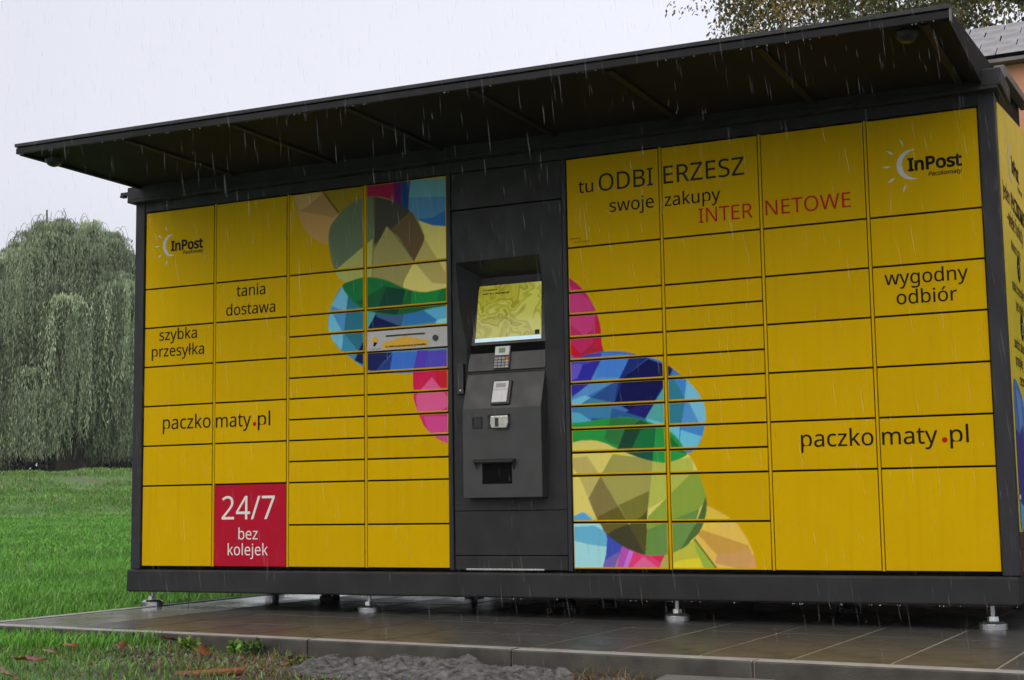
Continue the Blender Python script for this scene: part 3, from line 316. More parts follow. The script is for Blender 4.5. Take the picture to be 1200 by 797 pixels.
# ------------------------------------------------------------------ printed swirls: colour as a function of place on the facade
ART = [["o",[0.9,0.612,0.113],[[3.25,0.294],[3.297,0.27],[3.352,0.239],[3.391,0.208],[3.435,0.14],[3.461,0.079],[3.474,0.008],[3.288,0.007],[3.045,0.005],[3.053,0.297]]],["f",[0.9,0.678,0.066],[[3.054,0.312],[3.36,0.239],[3.383,0.224],[3.238,0.183],[3.18,0.148]]],["f",[0.678,0.397,0.071],[[3.222,0.183],[3.438,0.113],[3.446,0.091],[3.29,0.071],[3.205,0.163]]],["f",[0.713,0.403,0.132],[[3.29,0.071],[3.446,0.094],[3.478,0.004],[3.415,0.004],[3.281,0.033]]],["f",[0.824,0.397,0.152],[[3.431,0.004],[3.478,0.004],[3.465,0.087]]],["o",[0.612,0.612,0.066],[[3.012,0.005],[3.015,0.11],[3.18,0.148],[3.288,0.01]]],["f",[0.863,0.758,0.039],[[3.045,0.024],[3.128,0.048],[3.21,0.056],[3.224,0.01],[3.012,0.005]]],["f",[0.372,0.549,0.066],[[3.18,0.148],[3.288,0.01],[3.232,0.01],[3.194,0.087]]],["o",[0.16,0.16,0.023],[[3.178,0.148],[3.187,0.148],[3.292,0.01],[3.283,0.01]]],["o",[0.505,0.505,0.125],[[3.012,0.005],[3.047,0.086],[3.08,0.086],[3.061,0.005]]],["o",[0.9,0.062,0.225],[[2.863,0.102],[3.047,0.079],[3.012,0.005],[2.827,0.004]]],["f",[0.9,0.16,0.372],[[2.938,0.063],[3.012,0.009],[2.878,0.008]]],["f",[0.863,0.033,0.119],[[2.964,0.075],[3.047,0.075],[3.021,0.032]]],["o",[0.549,0.107,0.549],[[2.834,0.118],[2.897,0.098],[2.857,0.004],[2.801,0.004]]],["f",[0.678,0.225,0.824],[[2.872,0.098],[2.897,0.094],[2.857,0.004],[2.834,0.004]]],["o",[0.062,0.101,0.549],[[2.737,0.189],[2.838,0.118],[2.793,0.003],[2.716,0.003]]],["f",[0.225,0.152,0.549],[[2.82,0.086],[2.793,0.003],[2.716,0.003],[2.751,0.047]]],["o",[0.423,0.863,0.9],[[2.547,0.279],[2.635,0.274],[2.678,0.249],[2.725,0.213],[2.75,0.185],[2.76,0.142],[2.752,0.07],[2.733,0.003],[2.541,0.002]]],["f",[0.16,0.549,0.786],[[2.546,0.198],[2.695,0.205],[2.763,0.173],[2.757,0.106],[2.666,0.118],[2.544,0.146]]],["f",[0.107,0.436,0.824],[[2.547,0.279],[2.635,0.274],[2.695,0.229],[2.546,0.231]]],["o",[0.843,0.749,0.183],[[2.559,0.603],[2.645,0.607],[2.705,0.605],[2.763,0.59],[2.808,0.568],[2.884,0.535],[2.96,0.509],[3.036,0.492],[3.092,0.497],[3.161,0.527],[3.191,0.494],[3.217,0.435],[3.239,0.371],[3.25,0.318],[3.248,0.266],[3.231,0.208],[3.199,0.156],[3.148,0.11],[3.067,0.075],[2.986,0.066],[2.923,0.075],[2.835,0.11],[2.753,0.17],[2.728,0.212],[2.693,0.242],[2.644,0.269],[2.562,0.276]]],["f",[0.612,0.519,0.152],[[2.564,0.523],[2.667,0.532],[2.733,0.437],[2.669,0.332],[2.628,0.43]]],["f",[0.429,0.41,0.101],[[2.797,0.538],[2.733,0.437],[2.863,0.222],[2.967,0.281],[2.988,0.381],[2.995,0.511]]],["f",[0.268,0.225,0.071],[[2.733,0.437],[2.669,0.332],[2.715,0.224],[2.863,0.222]]],["f",[0.225,0.225,0.039],[[2.821,0.3],[2.975,0.363],[2.962,0.245],[2.869,0.211]]],["f",[0.167,0.139,0.028],[[2.716,0.248],[2.82,0.294],[2.869,0.211],[2.752,0.152],[2.708,0.212]]],["f",[0.107,0.107,0.028],[[2.934,0.246],[2.963,0.275],[2.954,0.057],[2.916,0.069],[2.863,0.205]]],["f",[0.071,0.071,0.033],[[2.869,0.211],[2.948,0.063],[2.897,0.069],[2.752,0.158],[2.798,0.187]]],["f",[0.549,0.612,0.101],[[2.995,0.499],[3.185,0.512],[3.195,0.436],[3.056,0.327],[2.97,0.281]]],["f",[0.315,0.463,0.062],[[3.183,0.442],[3.22,0.435],[3.253,0.324],[3.215,0.278],[3.167,0.127],[3.11,0.063],[2.948,0.063],[2.966,0.245],[3.056,0.327]]],["f",[0.175,0.349,0.08],[[2.964,0.186],[3.215,0.278],[3.167,0.127],[3.11,0.063],[2.948,0.063]]],["f",[0.101,0.191,0.046],[[3.25,0.341],[3.257,0.277],[3.23,0.185],[3.11,0.081],[3.201,0.22]]],["o",[0.658,0.032,0.162],[[2.564,1.394],[2.627,1.368],[2.663,1.332],[2.695,1.292],[2.719,1.246],[2.736,1.205],[2.747,1.164],[2.753,1.123],[2.755,1.069],[2.753,0.983],[2.572,0.993],[2.561,1.19]]],["f",[0.726,0.064,0.265],[[2.564,1.38],[2.705,1.274],[2.725,1.212],[2.709,1.133],[2.665,1.109],[2.565,1.19]]],["f",[0.533,0.027,0.06],[[2.572,0.993],[2.574,1.081],[2.649,1.022],[2.729,1.084],[2.765,1.069],[2.763,0.982]]],["f",[0.762,0.011,0.045],[[2.57,1.095],[2.579,0.986],[2.634,0.996],[2.62,1.051]]],["f",[0.658,0.022,0.068],[[2.732,1.198],[2.767,1.176],[2.764,1.042],[2.707,1.046],[2.723,1.132]]],["o",[0.066,0.221,0.638],[[2.56,0.994],[2.628,1.003],[2.674,1.016],[2.728,1.023],[2.793,1.025],[2.858,1.02],[2.923,1.005],[2.98,0.988],[3.043,0.967],[3.092,0.937],[3.141,0.895],[3.184,0.857],[3.225,0.808],[3.249,0.76],[3.259,0.706],[3.255,0.665],[3.241,0.613],[3.205,0.549],[3.164,0.534],[3.125,0.564],[3.064,0.613],[3.002,0.636],[2.939,0.65],[2.745,0.66],[2.553,0.658]]],["f",[0.085,0.085,0.576],[[2.56,0.994],[2.674,1.016],[2.754,1.023],[2.746,0.971],[2.556,0.79]]],["f",[0.037,0.037,0.462],[[2.654,0.97],[2.746,0.984],[2.678,0.864],[2.563,0.802],[2.557,0.839]]],["f",[0.15,0.118,0.705],[[2.56,0.976],[2.657,0.973],[2.625,0.904],[2.561,0.889]]],["f",[0.118,0.362,0.74],[[2.746,0.971],[2.685,0.876],[2.556,0.784],[2.555,0.765],[2.783,0.865],[2.862,0.898],[2.883,0.976]]],["f",[0.075,0.276,0.849],[[2.754,1.02],[2.897,1.005],[2.883,0.976],[2.862,0.898],[2.718,0.905],[2.746,0.984]]],["f",[0.204,0.638,0.9],[[2.556,0.79],[2.663,0.822],[2.696,0.808],[2.642,0.774],[2.555,0.765]]],["f",[0.031,0.106,0.362],[[2.636,0.777],[2.783,0.862],[2.862,0.892],[2.813,0.773],[2.792,0.707],[2.7,0.698]]],["f",[0.062,0.276,0.517],[[2.693,0.809],[2.813,0.779],[2.792,0.707],[2.694,0.711],[2.609,0.751]]],["f",[0.017,0.037,0.238],[[2.89,0.982],[2.91,1.008],[2.986,0.982],[2.862,0.898],[2.833,0.802],[2.813,0.773],[2.836,0.887]]],["f",[0.01,0.013,0.106],[[2.986,0.979],[3.099,0.934],[3.071,0.857],[3.006,0.77],[2.966,0.7],[2.813,0.779],[2.862,0.898]]],["f",[0.021,0.021,0.221],[[2.955,0.779],[3.018,0.776],[2.966,0.7],[2.857,0.728],[2.903,0.751]]],["f",[0.031,0.144,0.386],[[2.8,0.755],[2.966,0.7],[2.971,0.676],[2.785,0.701]]],["f",[0.106,0.489,0.462],[[3.045,0.816],[3.071,0.857],[3.066,0.672],[2.966,0.7]]],["f",[0.037,0.257,0.362],[[3.078,0.869],[3.113,0.873],[3.16,0.787],[3.141,0.669],[3.072,0.672]]],["f",[0.01,0.021,0.106],[[3.061,0.954],[3.105,0.924],[3.085,0.88],[3.059,0.858]]],["f",[0.066,0.296,0.74],[[3.104,0.915],[3.172,0.87],[3.16,0.787],[3.113,0.873]]],["f",[0.221,0.638,0.9],[[3.172,0.87],[3.275,0.806],[3.27,0.665],[3.227,0.666],[3.16,0.787]]],["f",[0.095,0.362,0.775],[[3.162,0.769],[3.181,0.763],[3.227,0.666],[3.141,0.669]]],["f",[0.172,0.671,0.9],[[2.966,0.7],[3.066,0.672],[3.134,0.67],[3.125,0.564],[3.065,0.637],[2.99,0.663]]],["f",[0.062,0.317,0.74],[[3.141,0.669],[3.258,0.659],[3.237,0.607],[3.14,0.634]]],["f",[0.18,0.671,0.9],[[3.137,0.64],[3.237,0.607],[3.205,0.543],[3.125,0.546]]],["f",[0.118,0.517,0.74],[[2.555,0.753],[2.635,0.738],[2.694,0.699],[2.553,0.673]]],["o",[0.028,0.385,0.071],[[2.56,0.682],[2.667,0.696],[2.759,0.707],[2.863,0.71],[2.94,0.698],[3.003,0.675],[3.065,0.649],[3.114,0.609],[3.144,0.566],[3.164,0.53],[3.142,0.513],[3.092,0.497],[3.036,0.492],[2.96,0.509],[2.884,0.535],[2.808,0.568],[2.763,0.59],[2.705,0.605],[2.645,0.607],[2.559,0.603]]],["f",[0.039,0.234,0.062],[[2.792,0.71],[2.94,0.698],[2.875,0.653],[2.828,0.576],[2.776,0.596],[2.757,0.615]]],["f",[0.014,0.125,0.071],[[2.94,0.695],[3.015,0.66],[2.995,0.499],[2.91,0.52],[2.821,0.564],[2.875,0.653]]],["f",[0.018,0.08,0.046],[[2.862,0.653],[2.939,0.65],[2.898,0.568],[2.827,0.57]]],["f",[0.014,0.216,0.062],[[2.939,0.644],[3.009,0.654],[2.999,0.553],[2.891,0.556]]],["f",[0.018,0.199,0.046],[[3.077,0.622],[3.161,0.53],[3.094,0.55]]],["o",[0.724,0.424,0.148],[[0.998,1.97],[1.183,1.973],[1.289,1.854],[1.227,1.685],[1.165,1.702],[1.12,1.733],[1.066,1.785],[1.03,1.858]]],["f",[0.554,0.336,0.134],[[1.007,1.891],[1.174,1.851],[1.245,1.828],[1.289,1.847],[1.183,1.973],[0.998,1.962]]],["f",[0.724,0.465,0.195],[[0.998,1.97],[1.192,1.972],[1.084,1.906],[1.03,1.885]]],["o",[0.41,0.291,0.019],[[1.183,1.973],[1.438,1.99],[1.438,1.907],[1.289,1.847]]],["o",[0.134,0.108,0.019],[[1.177,1.975],[1.189,1.975],[1.285,1.853],[1.276,1.848]]],["o",[0.437,0.019,0.085],[[1.447,1.974],[1.627,1.973],[1.627,1.864],[1.447,1.898]]],["o",[0.148,0.024,0.195],[[1.619,1.977],[1.67,1.972],[1.669,1.83],[1.618,1.865]]],["o",[0.019,0.075,0.27],[[1.661,1.976],[1.729,1.972],[1.727,1.787],[1.66,1.831]]],["o",[0.178,0.465,0.586],[[1.716,1.974],[1.96,1.964],[1.957,1.708],[1.843,1.727],[1.76,1.761],[1.702,1.811],[1.707,1.893]]],["f",[0.108,0.313,0.586],[[1.703,1.886],[1.959,1.865],[1.957,1.704],[1.693,1.731]]],["f",[0.042,0.195,0.586],[[1.843,1.767],[1.959,1.814],[1.957,1.704],[1.826,1.717],[1.76,1.768]]],["o",[0.9,0.799,0.231],[[1.702,1.811],[1.76,1.761],[1.843,1.727],[1.962,1.708],[1.957,1.341],[1.539,1.373],[1.669,1.807]]],["f",[0.619,0.523,0.163],[[1.793,1.669],[1.958,1.414],[1.84,1.43],[1.734,1.549]]],["o",[0.25,0.291,0.096],[[1.49,1.916],[1.576,1.896],[1.669,1.845],[1.744,1.785],[1.785,1.707],[1.793,1.654],[1.734,1.549],[1.674,1.451],[1.64,1.366],[1.367,1.461],[1.297,1.49],[1.254,1.546],[1.227,1.632],[1.218,1.732],[1.236,1.791],[1.289,1.847],[1.342,1.887],[1.421,1.912]]],["f",[0.163,0.231,0.134],[[1.218,1.732],[1.236,1.791],[1.289,1.847],[1.421,1.924],[1.507,1.914],[1.489,1.676],[1.262,1.545]]],["f",[0.523,0.554,0.163],[[1.262,1.545],[1.489,1.691],[1.479,1.378],[1.262,1.395]]],["f",[0.178,0.12,0.057],[[1.49,1.916],[1.506,1.629],[1.575,1.742],[1.642,1.691],[1.734,1.549],[1.801,1.661],[1.711,1.84]]],["f",[0.075,0.075,0.057],[[1.507,1.914],[1.711,1.84],[1.711,1.811],[1.497,1.66]]],["f",[0.437,0.385,0.134],[[1.575,1.75],[1.734,1.549],[1.657,1.364],[1.479,1.378],[1.497,1.63]]],["o",[0.088,0.35,0.562],[[1.303,1.456],[1.387,1.462],[1.465,1.464],[1.627,1.392],[1.815,1.353],[1.972,1.361],[1.967,1.005],[1.867,0.986],[1.681,0.978],[1.501,0.994],[1.434,1.022],[1.366,1.068],[1.297,1.118],[1.248,1.171],[1.218,1.241],[1.216,1.292],[1.233,1.35],[1.263,1.408]]],["f",[0.21,0.593,0.875],[[1.303,1.456],[1.233,1.359],[1.327,1.318],[1.337,1.41]]],["f",[0.227,0.658,0.9],[[1.218,1.292],[1.238,1.35],[1.307,1.21],[1.302,1.118],[1.218,1.199]]],["f",[0.098,0.373,0.726],[[1.233,1.35],[1.332,1.326],[1.317,1.192],[1.238,1.325]]],["f",[0.038,0.227,0.327],[[1.337,1.41],[1.43,1.336],[1.429,1.135],[1.405,1.103],[1.312,1.209],[1.327,1.318]]],["f",[0.068,0.35,0.562],[[1.312,1.201],[1.376,1.138],[1.385,1.062],[1.297,1.118]]],["f",[0.11,0.476,0.504],[[1.435,1.327],[1.507,1.305],[1.454,1.209],[1.429,1.135]]],["f",[0.011,0.022,0.11],[[1.507,1.297],[1.664,1.219],[1.664,1.186],[1.434,1.035],[1.376,1.063],[1.425,1.152],[1.464,1.233]]],["f",[0.068,0.148,0.327],[[1.507,1.305],[1.674,1.285],[1.659,1.22],[1.512,1.28]]],["f",[0.045,0.245,0.593],[[1.674,1.285],[1.796,1.293],[1.869,1.238],[1.664,1.215]]],["f",[0.148,0.562,0.875],[[1.777,1.302],[1.971,1.312],[1.97,1.264],[1.869,1.238]]],["f",[0.305,0.9,0.9],[[1.865,1.239],[1.97,1.256],[1.97,1.199],[1.851,1.215]]],["f",[0.018,0.027,0.134],[[1.444,1.101],[1.606,1.091],[1.501,0.998],[1.443,1.009]]],["f",[0.027,0.06,0.305],[[1.606,1.087],[1.501,0.998],[1.587,0.989]]],["f",[0.064,0.21,0.762],[[1.606,1.091],[1.757,1.086],[1.719,0.978],[1.587,0.985]]],["f",[0.068,0.038,0.449],[[1.757,1.09],[1.812,1.087],[1.793,0.982],[1.723,0.978]]],["f",[0.11,0.088,0.593],[[1.812,1.087],[1.968,1.086],[1.967,1.013],[1.784,0.983]]],["o",[0.018,0.227,0.06],[[1.303,1.456],[1.357,1.481],[1.426,1.492],[1.503,1.486],[1.58,1.463],[1.666,1.422],[1.741,1.397],[1.815,1.388],[1.972,1.398],[1.971,1.321],[1.815,1.299],[1.721,1.286],[1.627,1.282],[1.531,1.295],[1.435,1.327],[1.367,1.374]]],["f",[0.018,0.134,0.052],[[1.455,1.393],[1.571,1.443],[1.532,1.345],[1.512,1.296],[1.386,1.364]]],["f",[0.014,0.078,0.052],[[1.57,1.434],[1.684,1.408],[1.646,1.279],[1.512,1.305]]],["f",[0.022,0.162,0.052],[[1.703,1.403],[1.815,1.388],[1.796,1.293],[1.627,1.28]]],["f",[0.018,0.305,0.06],[[1.722,1.401],[1.89,1.396],[1.852,1.321],[1.712,1.323]]],["o",[0.753,0.036,0.139],[[1.722,0.992],[1.828,0.99],[1.956,1.013],[1.951,0.602],[1.858,0.642],[1.816,0.674],[1.782,0.712],[1.748,0.782],[1.727,0.843],[1.722,0.927]]],["f",[0.753,0.021,0.103],[[1.722,0.995],[1.956,1.013],[1.955,0.9],[1.792,0.893],[1.732,0.858]]],["f",[0.685,0.021,0.042],[[1.854,0.996],[1.956,1.013],[1.954,0.885],[1.861,0.912]]],["f",[0.863,0.139,0.352],[[1.832,0.952],[1.954,0.811],[1.851,0.77],[1.748,0.774],[1.74,0.865]]],["f",[0.753,0.083,0.33],[[1.783,0.758],[1.953,0.751],[1.951,0.602],[1.816,0.666]]],["o",[0.115,0.065,0.589],[[1.724,0.988],[1.751,1.093],[1.812,1.089],[1.785,0.992]]]]
def catmull(P, n=6):
    P = np.array(P); N = len(P); o = []
    for i in range(N):
        a, b, c, d = P[i - 1], P[i], P[(i + 1) % N], P[(i + 2) % N]
        for k in range(n):
            t = k / n
            o.append(.5 * ((2 * b) + (c - a) * t + (2 * a - 5 * b + 4 * c - d) * t * t + (3 * b - a - 3 * c + d) * t ** 3))
    return np.array(o)
def inside(P, X, Z):
    r = np.zeros(X.shape, bool); n = len(P); j = n - 1
    for i in range(n):
        xi, zi = P[i]; xj, zj = P[j]
        if zi != zj:
            r ^= ((zi > Z) != (zj > Z)) & (X < (xj - xi) * (Z - zi) / (zj - zi) + xi)
        j = i
    return r
ART2 = []
for kind, c, P in ART:
    ART2.append((kind, np.array(c), catmull(P) if (kind == 'o' and len(P) >= 11) else np.array(P)))
def art(X, Z):
    C = np.empty(X.shape + (3,)); C[:] = YEL; o = None; hit = False
    for kind, c, P in ART2:
        if kind == 'o':
            x0, z0 = P.min(0); x1, z1 = P.max(0)
            if x1 < X.min() or x0 > X.max() or z1 < Z.min() or z0 > Z.max(): o = None; continue
            o = inside(P, X, Z); q = o
        else:
            if o is None: continue
            q = o & inside(P, X, Z)
        if q.any(): C[q] = c; hit = True
    return C, hit

# ================================================================== TERRAIN
DV = np.array([-.69, .724])
def gh(x, y):
    x = np.asarray(x, float); y = np.asarray(y, float)
    s = (x - CAM.x) * DV[0] + (y - CAM.y) * DV[1]
    z = -.275 - .015 * np.clip(x, -1, 4)
    z = z + np.interp(s, [-50, 12, 20, 35, 38, 42, 48, 200, 900], [0, 0, .12, .42, .95, 1.56, 1.66, 1.8, 2.1])
    bumps = .012 * np.sin(x * 3.1 + 1) * np.cos(y * 2.7) + .006 * np.sin(x * 9 + y * 7)
    far = np.clip((s - 33) / 5, 0, 1)
    return z + bumps + far * (.10 * np.sin(x * .9 + y * .5) * np.cos(y * .7 - x * .4) + .05 * np.sin(x * 2.3) * np.cos(y * 2.9))
def axis_pts(lo, hi, a, b, fine):
    c = list(np.arange(a, b, fine)); s = fine; t = b
    while t < hi: c.append(t); s *= 1.16; t += s
    c.append(hi); s = fine; t = a; L = []
    while t > lo: s *= 1.16; t -= s; L.append(max(t, lo))
    return np.array(L[::-1] + c)
gx = axis_pts(-900, 900, -2, 6, .12); gy = axis_pts(-900, 900, -3, 1, .12)
X, Y = np.meshgrid(gx, gy); nx, ny = len(gx), len(gy)
V = np.c_[X.ravel(), Y.ravel(), gh(X, Y).ravel()]
i = np.arange(nx * ny).reshape(ny, nx)
F = np.stack([i[:-1, :-1].ravel(), i[:-1, 1:].ravel(), i[1:, 1:].ravel(), i[1:, :-1].ravel()], 1)
gm = npmesh('ground', V, F)
soilv = np.clip((V[:, 0] - 1.2 + .3 * np.sin(V[:, 1] * 9)) / .5, 0, 1) * (V[:, 1] < .6) * (V[:, 1] > -16) * (V[:, 0] < 14)
sv = (V[:, 0] - CAM.x) * DV[0] + (V[:, 1] - CAM.y) * DV[1]
for nm, val in (('soil', soilv), ('bank', np.clip((sv - 30) / 6, 0, 1))):
    a = gm.attributes.new(nm, 'FLOAT', 'POINT'); a.data.foreach_set('value', val.astype(np.float32))
g = link('ground', gm, None, M['soil'], True); tag(g, kind='structure', label='grassy ground with a low bank behind')

# ================================================================== PAVEMENT
SX, SY, SROT = -.1, -1.125, -.055
pav = empty('pavement', (SX, SY, -.222)); pav['kind'] = 'structure'; pav['label'] = 'wet slab paving edged with concrete kerb stones'
pav.rotation_euler = (0, .0045, SROT)
def padd(name, vf, m, bev=.003):
    o = link(name, mesh(name, *vf), None, m); o.parent = pav
    if bev:
        b = o.modifiers.new('bevel', 'BEVEL'); b.width = bev; b.segments = 2
    return o
PX1, PY1 = 7.2, 3.6
padd('paving_bed', box(.01, PX1 - .01, .01, PY1 - .01, -.16, -.0024), M['grout'], 0)
# front kerb stones, side kerb stones
x = 0
def shared_box(name, sx, sy, h, m, bev, sub=0):
    me = mesh(name, *box(0, sx, 0, sy, -h, 0)); me.materials.append(m); return me
km = shared_box('kerb_stone', .955, .075, .15, M['kerb'], .004); km.materials.append(M['kerbtop_skylit']); km.polygons[1].material_index = 1  # top face alone carries the painted sky brightness
xs = [0.0]
while xs[-1] < PX1: xs.append(xs[-1] + .96)
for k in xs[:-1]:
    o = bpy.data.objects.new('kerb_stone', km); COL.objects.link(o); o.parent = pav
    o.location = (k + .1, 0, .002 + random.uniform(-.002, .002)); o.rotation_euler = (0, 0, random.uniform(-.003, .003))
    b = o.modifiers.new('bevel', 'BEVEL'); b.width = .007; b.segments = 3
km2 = mesh('kerb_stone', *box(0, .06, 0, .955, -.15, 0)); km2.materials.append(M['kerb']); km2.materials.append(M['kerbtop_skylit']); km2.polygons[1].material_index = 1
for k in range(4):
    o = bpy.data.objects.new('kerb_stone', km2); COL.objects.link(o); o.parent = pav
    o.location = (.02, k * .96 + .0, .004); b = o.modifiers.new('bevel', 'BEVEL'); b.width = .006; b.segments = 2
# slabs
TW, TD, TG = .345, .45, .012
tm = mesh('paving_slab', *box(0, TW - TG, 0, TD - TG, -.04, 0)); tm.materials.append(M['tile'])
for r_ in range(7):
    for c_ in range(20):
        x0 = .60 + c_ * TW + (.0); y0 = .092 + .013 + r_ * TD
        if x0 > PX1 - TW: continue
        o = bpy.data.objects.new('paving_slab', tm); COL.objects.link(o); o.parent = pav
        o.location = (x0, y0, random.uniform(-.0006, .0006)); o.rotation_euler = (random.uniform(-.001, .001), random.uniform(-.001, .001), random.uniform(-.003, .003))
        b = o.modifiers.new('bevel', 'BEVEL'); b.width = .0015; b.segments = 1
# cast concrete strip at the left end
cs = padd('concrete_strip', box(.085, .595, .085, PY1 - .1, -.10, .0), M['wetcon'], .004)

# ================================================================== PARCEL LOCKER
W1, CW, U = .480923, .665578, .11
XB = [0, W1, 2 * W1, 3 * W1, 4 * W1, 4 * W1 + CW, 5 * W1 + CW, 6 * W1 + CW, 7 * W1 + CW, 8 * W1 + CW]
XE = XB[-1]
LK = empty('parcel_locker', (XE / 2, .7, -.225), 'long yellow and charcoal parcel locker with central terminal and flat canopy on the pavement', 'parcel locker')
DEP = 1.45
part('body_shell', box(-.060, XE + .066, .15, DEP, -.012, 2.04), M['frame'], LK, .004)
part('plinth', box(-.078, XE + .068, -.034, DEP + .02, -.135, -.016), M['plinth'], LK, .010, 3)
part('corner_post', box(-.068, -.004, -.012, .152, -.014, 2.036), M['frame'], LK, .004)
part('corner_post', box(XE + .004, XE + .074, -.012, .152, -.014, 2.036), M['frame'], LK, .004)
part('seam_backing', box(-.006, XB[4] + .006, .014, .034, -.01, 1.99), M['darker'], LK)
part('seam_backing', box(XB[5] - .006, XE + .006, .014, .034, -.01, 1.99), M['darker'], LK)
part('top_rail', box(-.004, XE + .004, -.006, .155, 1.984, 2.036), M['frame'], LK, .003)
part('header', box(-.105, XE + .11, -.045, .30, 2.052, 2.13), M['dark'], LK, .006)
part('header_lip', box(-.09, XE + .095, -.060, .25, 2.036, 2.0505), M['dark'], LK, .002)
part('header_bracket', multi([box(-.175, -.106, -.02, .0, 2.092, 2.112), box(-.178, -.150, -.022, .01, 2.084, 2.097)]), M['dark'], LK, .002)
# doors
ROWA = [0, 4, 6, 8, 10, 12, 14, 18]; ROWB = [0, 4, 6, 7, 8, 9, 10, 11, 12, 13, 14, 16, 18]
cols = [(XB[k], XB[k + 1]) for k in (0, 1, 2, 3, 5, 6, 7, 8)]
rows = [ROWA, ROWA, ROWB, ROWB, ROWB, ROWB, ROWA, ROWA]
def door_mesh(x0, x1, z0, z1, artful):
    cx, cz = (x0 + x1) / 2, (z0 + z1) / 2; hx, hz = (x1 - x0) / 2, (z1 - z0) / 2
    c, t = .0015, .018
    if not artful:
        v = []
        for (yy, k) in ((0, c), (c, 0), (t, 0)):
            v += [(-hx + k, yy, -hz + k), (hx - k, yy, -hz + k), (hx - k, yy, hz - k), (-hx + k, yy, hz - k)]
        f = [(0, 1, 2, 3)] + [(a, a + 4, (a + 1) % 4 + 4, (a + 1) % 4) for a in range(4)] + [(a + 4, a + 8, (a + 1) % 4 + 8, (a + 1) % 4 + 4) for a in range(4)]
        me = mesh('locker_door', v, f); return me
    nx_ = max(2, int((x1 - x0) / .0038)); nz_ = max(2, int((z1 - z0) / .0038))
    gx_ = np.linspace(-hx + c, hx - c, nx_); gz_ = np.linspace(-hz + c, hz - c, nz_)
    A, B = np.meshgrid(gx_, gz_); acc = 0; d = .0011
    for ox in (-d, d):
        for oz in (-d, d):
            C_, h_ = art(A + cx + ox, B + cz + oz); acc = acc + C_
    Vv = np.c_[A.ravel(), np.zeros(A.size), B.ravel()]; ii = np.arange(A.size).reshape(nz_, nx_)
    Ff = np.stack([ii[:-1, :-1].ravel(), ii[:-1, 1:].ravel(), ii[1:, 1:].ravel(), ii[1:, :-1].ravel()], 1)
    colr = (acc / 4).reshape(-1, 3)
    rimm = ((B < -hz + .0055) | (A < -hx + .0035) | (A > hx - .0035)).ravel(); colr[rimm] = YEL
    # rim
    nb = len(Vv); rim = []
    for (yy, k) in ((0, c), (c, 0), (t, 0)): rim += [(-hx + k, yy, -hz + k), (hx - k, yy, -hz + k), (hx - k, yy, hz - k), (-hx + k, yy, hz - k)]
    Ff2 = np.array([(nb + a, nb + a + 4, nb + (a + 1) % 4 + 4, nb + (a + 1) % 4) for a in range(4)] + [(nb + a + 4, nb + a + 8, nb + (a + 1) % 4 + 8, nb + (a + 1) % 4 + 4) for a in range(4)])
    Vv = np.r_[Vv, np.array(rim)]; colr = np.r_[colr, np.tile(np.array(YEL) * .8, (12, 1))]
    return npmesh('locker_door', Vv, np.r_[Ff, Ff2], colr)
DOORS = {}
cache = {}
HG, VG = .0042, .0095
for ci, ((xa, xb), rw) in enumerate(zip(cols, rows)):
    x0 = xa + (VG if ci not in (0, 4) else .001); x1 = xb - (VG if ci not in (3, 7) else .001)
    for ri in range(len(rw) - 1):
        z1 = (18 - rw[ri]) * U - HG; z0 = (18 - rw[ri + 1]) * U + HG
        silver = ci == 3 and ri == 3
        isart = False
        if ci in (2, 3, 4, 5) and not silver:
            A, B = np.meshgrid(np.linspace(x0, x1, 60), np.linspace(z0, z1, 30)); isart = art(A, B)[1]
        crimson = ci == 1 and ri == 6
        if isart:
            me = door_mesh(x0, x1, z0, z1, True); me.materials.append(M['wrap'])
        else:
            key = (round(x1 - x0, 4), round(z1 - z0, 4), silver, crimson)
            if key not in cache:
                me = door_mesh(x0, x1, z0, z1, False)
                me.materials.append(M['greypanel'] if silver else M['pink'] if crimson else M['yellow']); me.materials.append(M['edge'])
                if not silver:
                    for p_ in me.polygons:
                        if p_.index > 4: p_.material_index = 1
                cache[key] = me
            me = cache[key]
        o = bpy.data.objects.new('parcel_flap' if silver else 'locker_door', me); COL.objects.link(o)
        o.location = ((x0 + x1) / 2, random.uniform(-.0002, .0002), (z0 + z1) / 2)
        o.rotation_euler = (random.uniform(-1, 1) * .0012, 0, random.uniform(-1, 1) * .0008)
        attach(o, LK)
        DOORS[ci, ri] = o
DOORS[1, 6]['label'] = 'crimson door reading 24/7 bez kolejek'
DOORS[3, 3]['label'] = 'pale grey flap with a letter slot and yellow arrow'
bpy.context.view_layer.update()
def onto(o, door):
    """make o a child of a door without moving it"""
    o.parent = door; o.matrix_parent_inverse = door.matrix_world.inverted()
def dtext(s, xl, xr, z, size, m, door, bold=0, shear=0):
    o = front_text(s, xl, xr, z, size, M[m], None, bold, shear); onto(o, DOORS[door]); return o
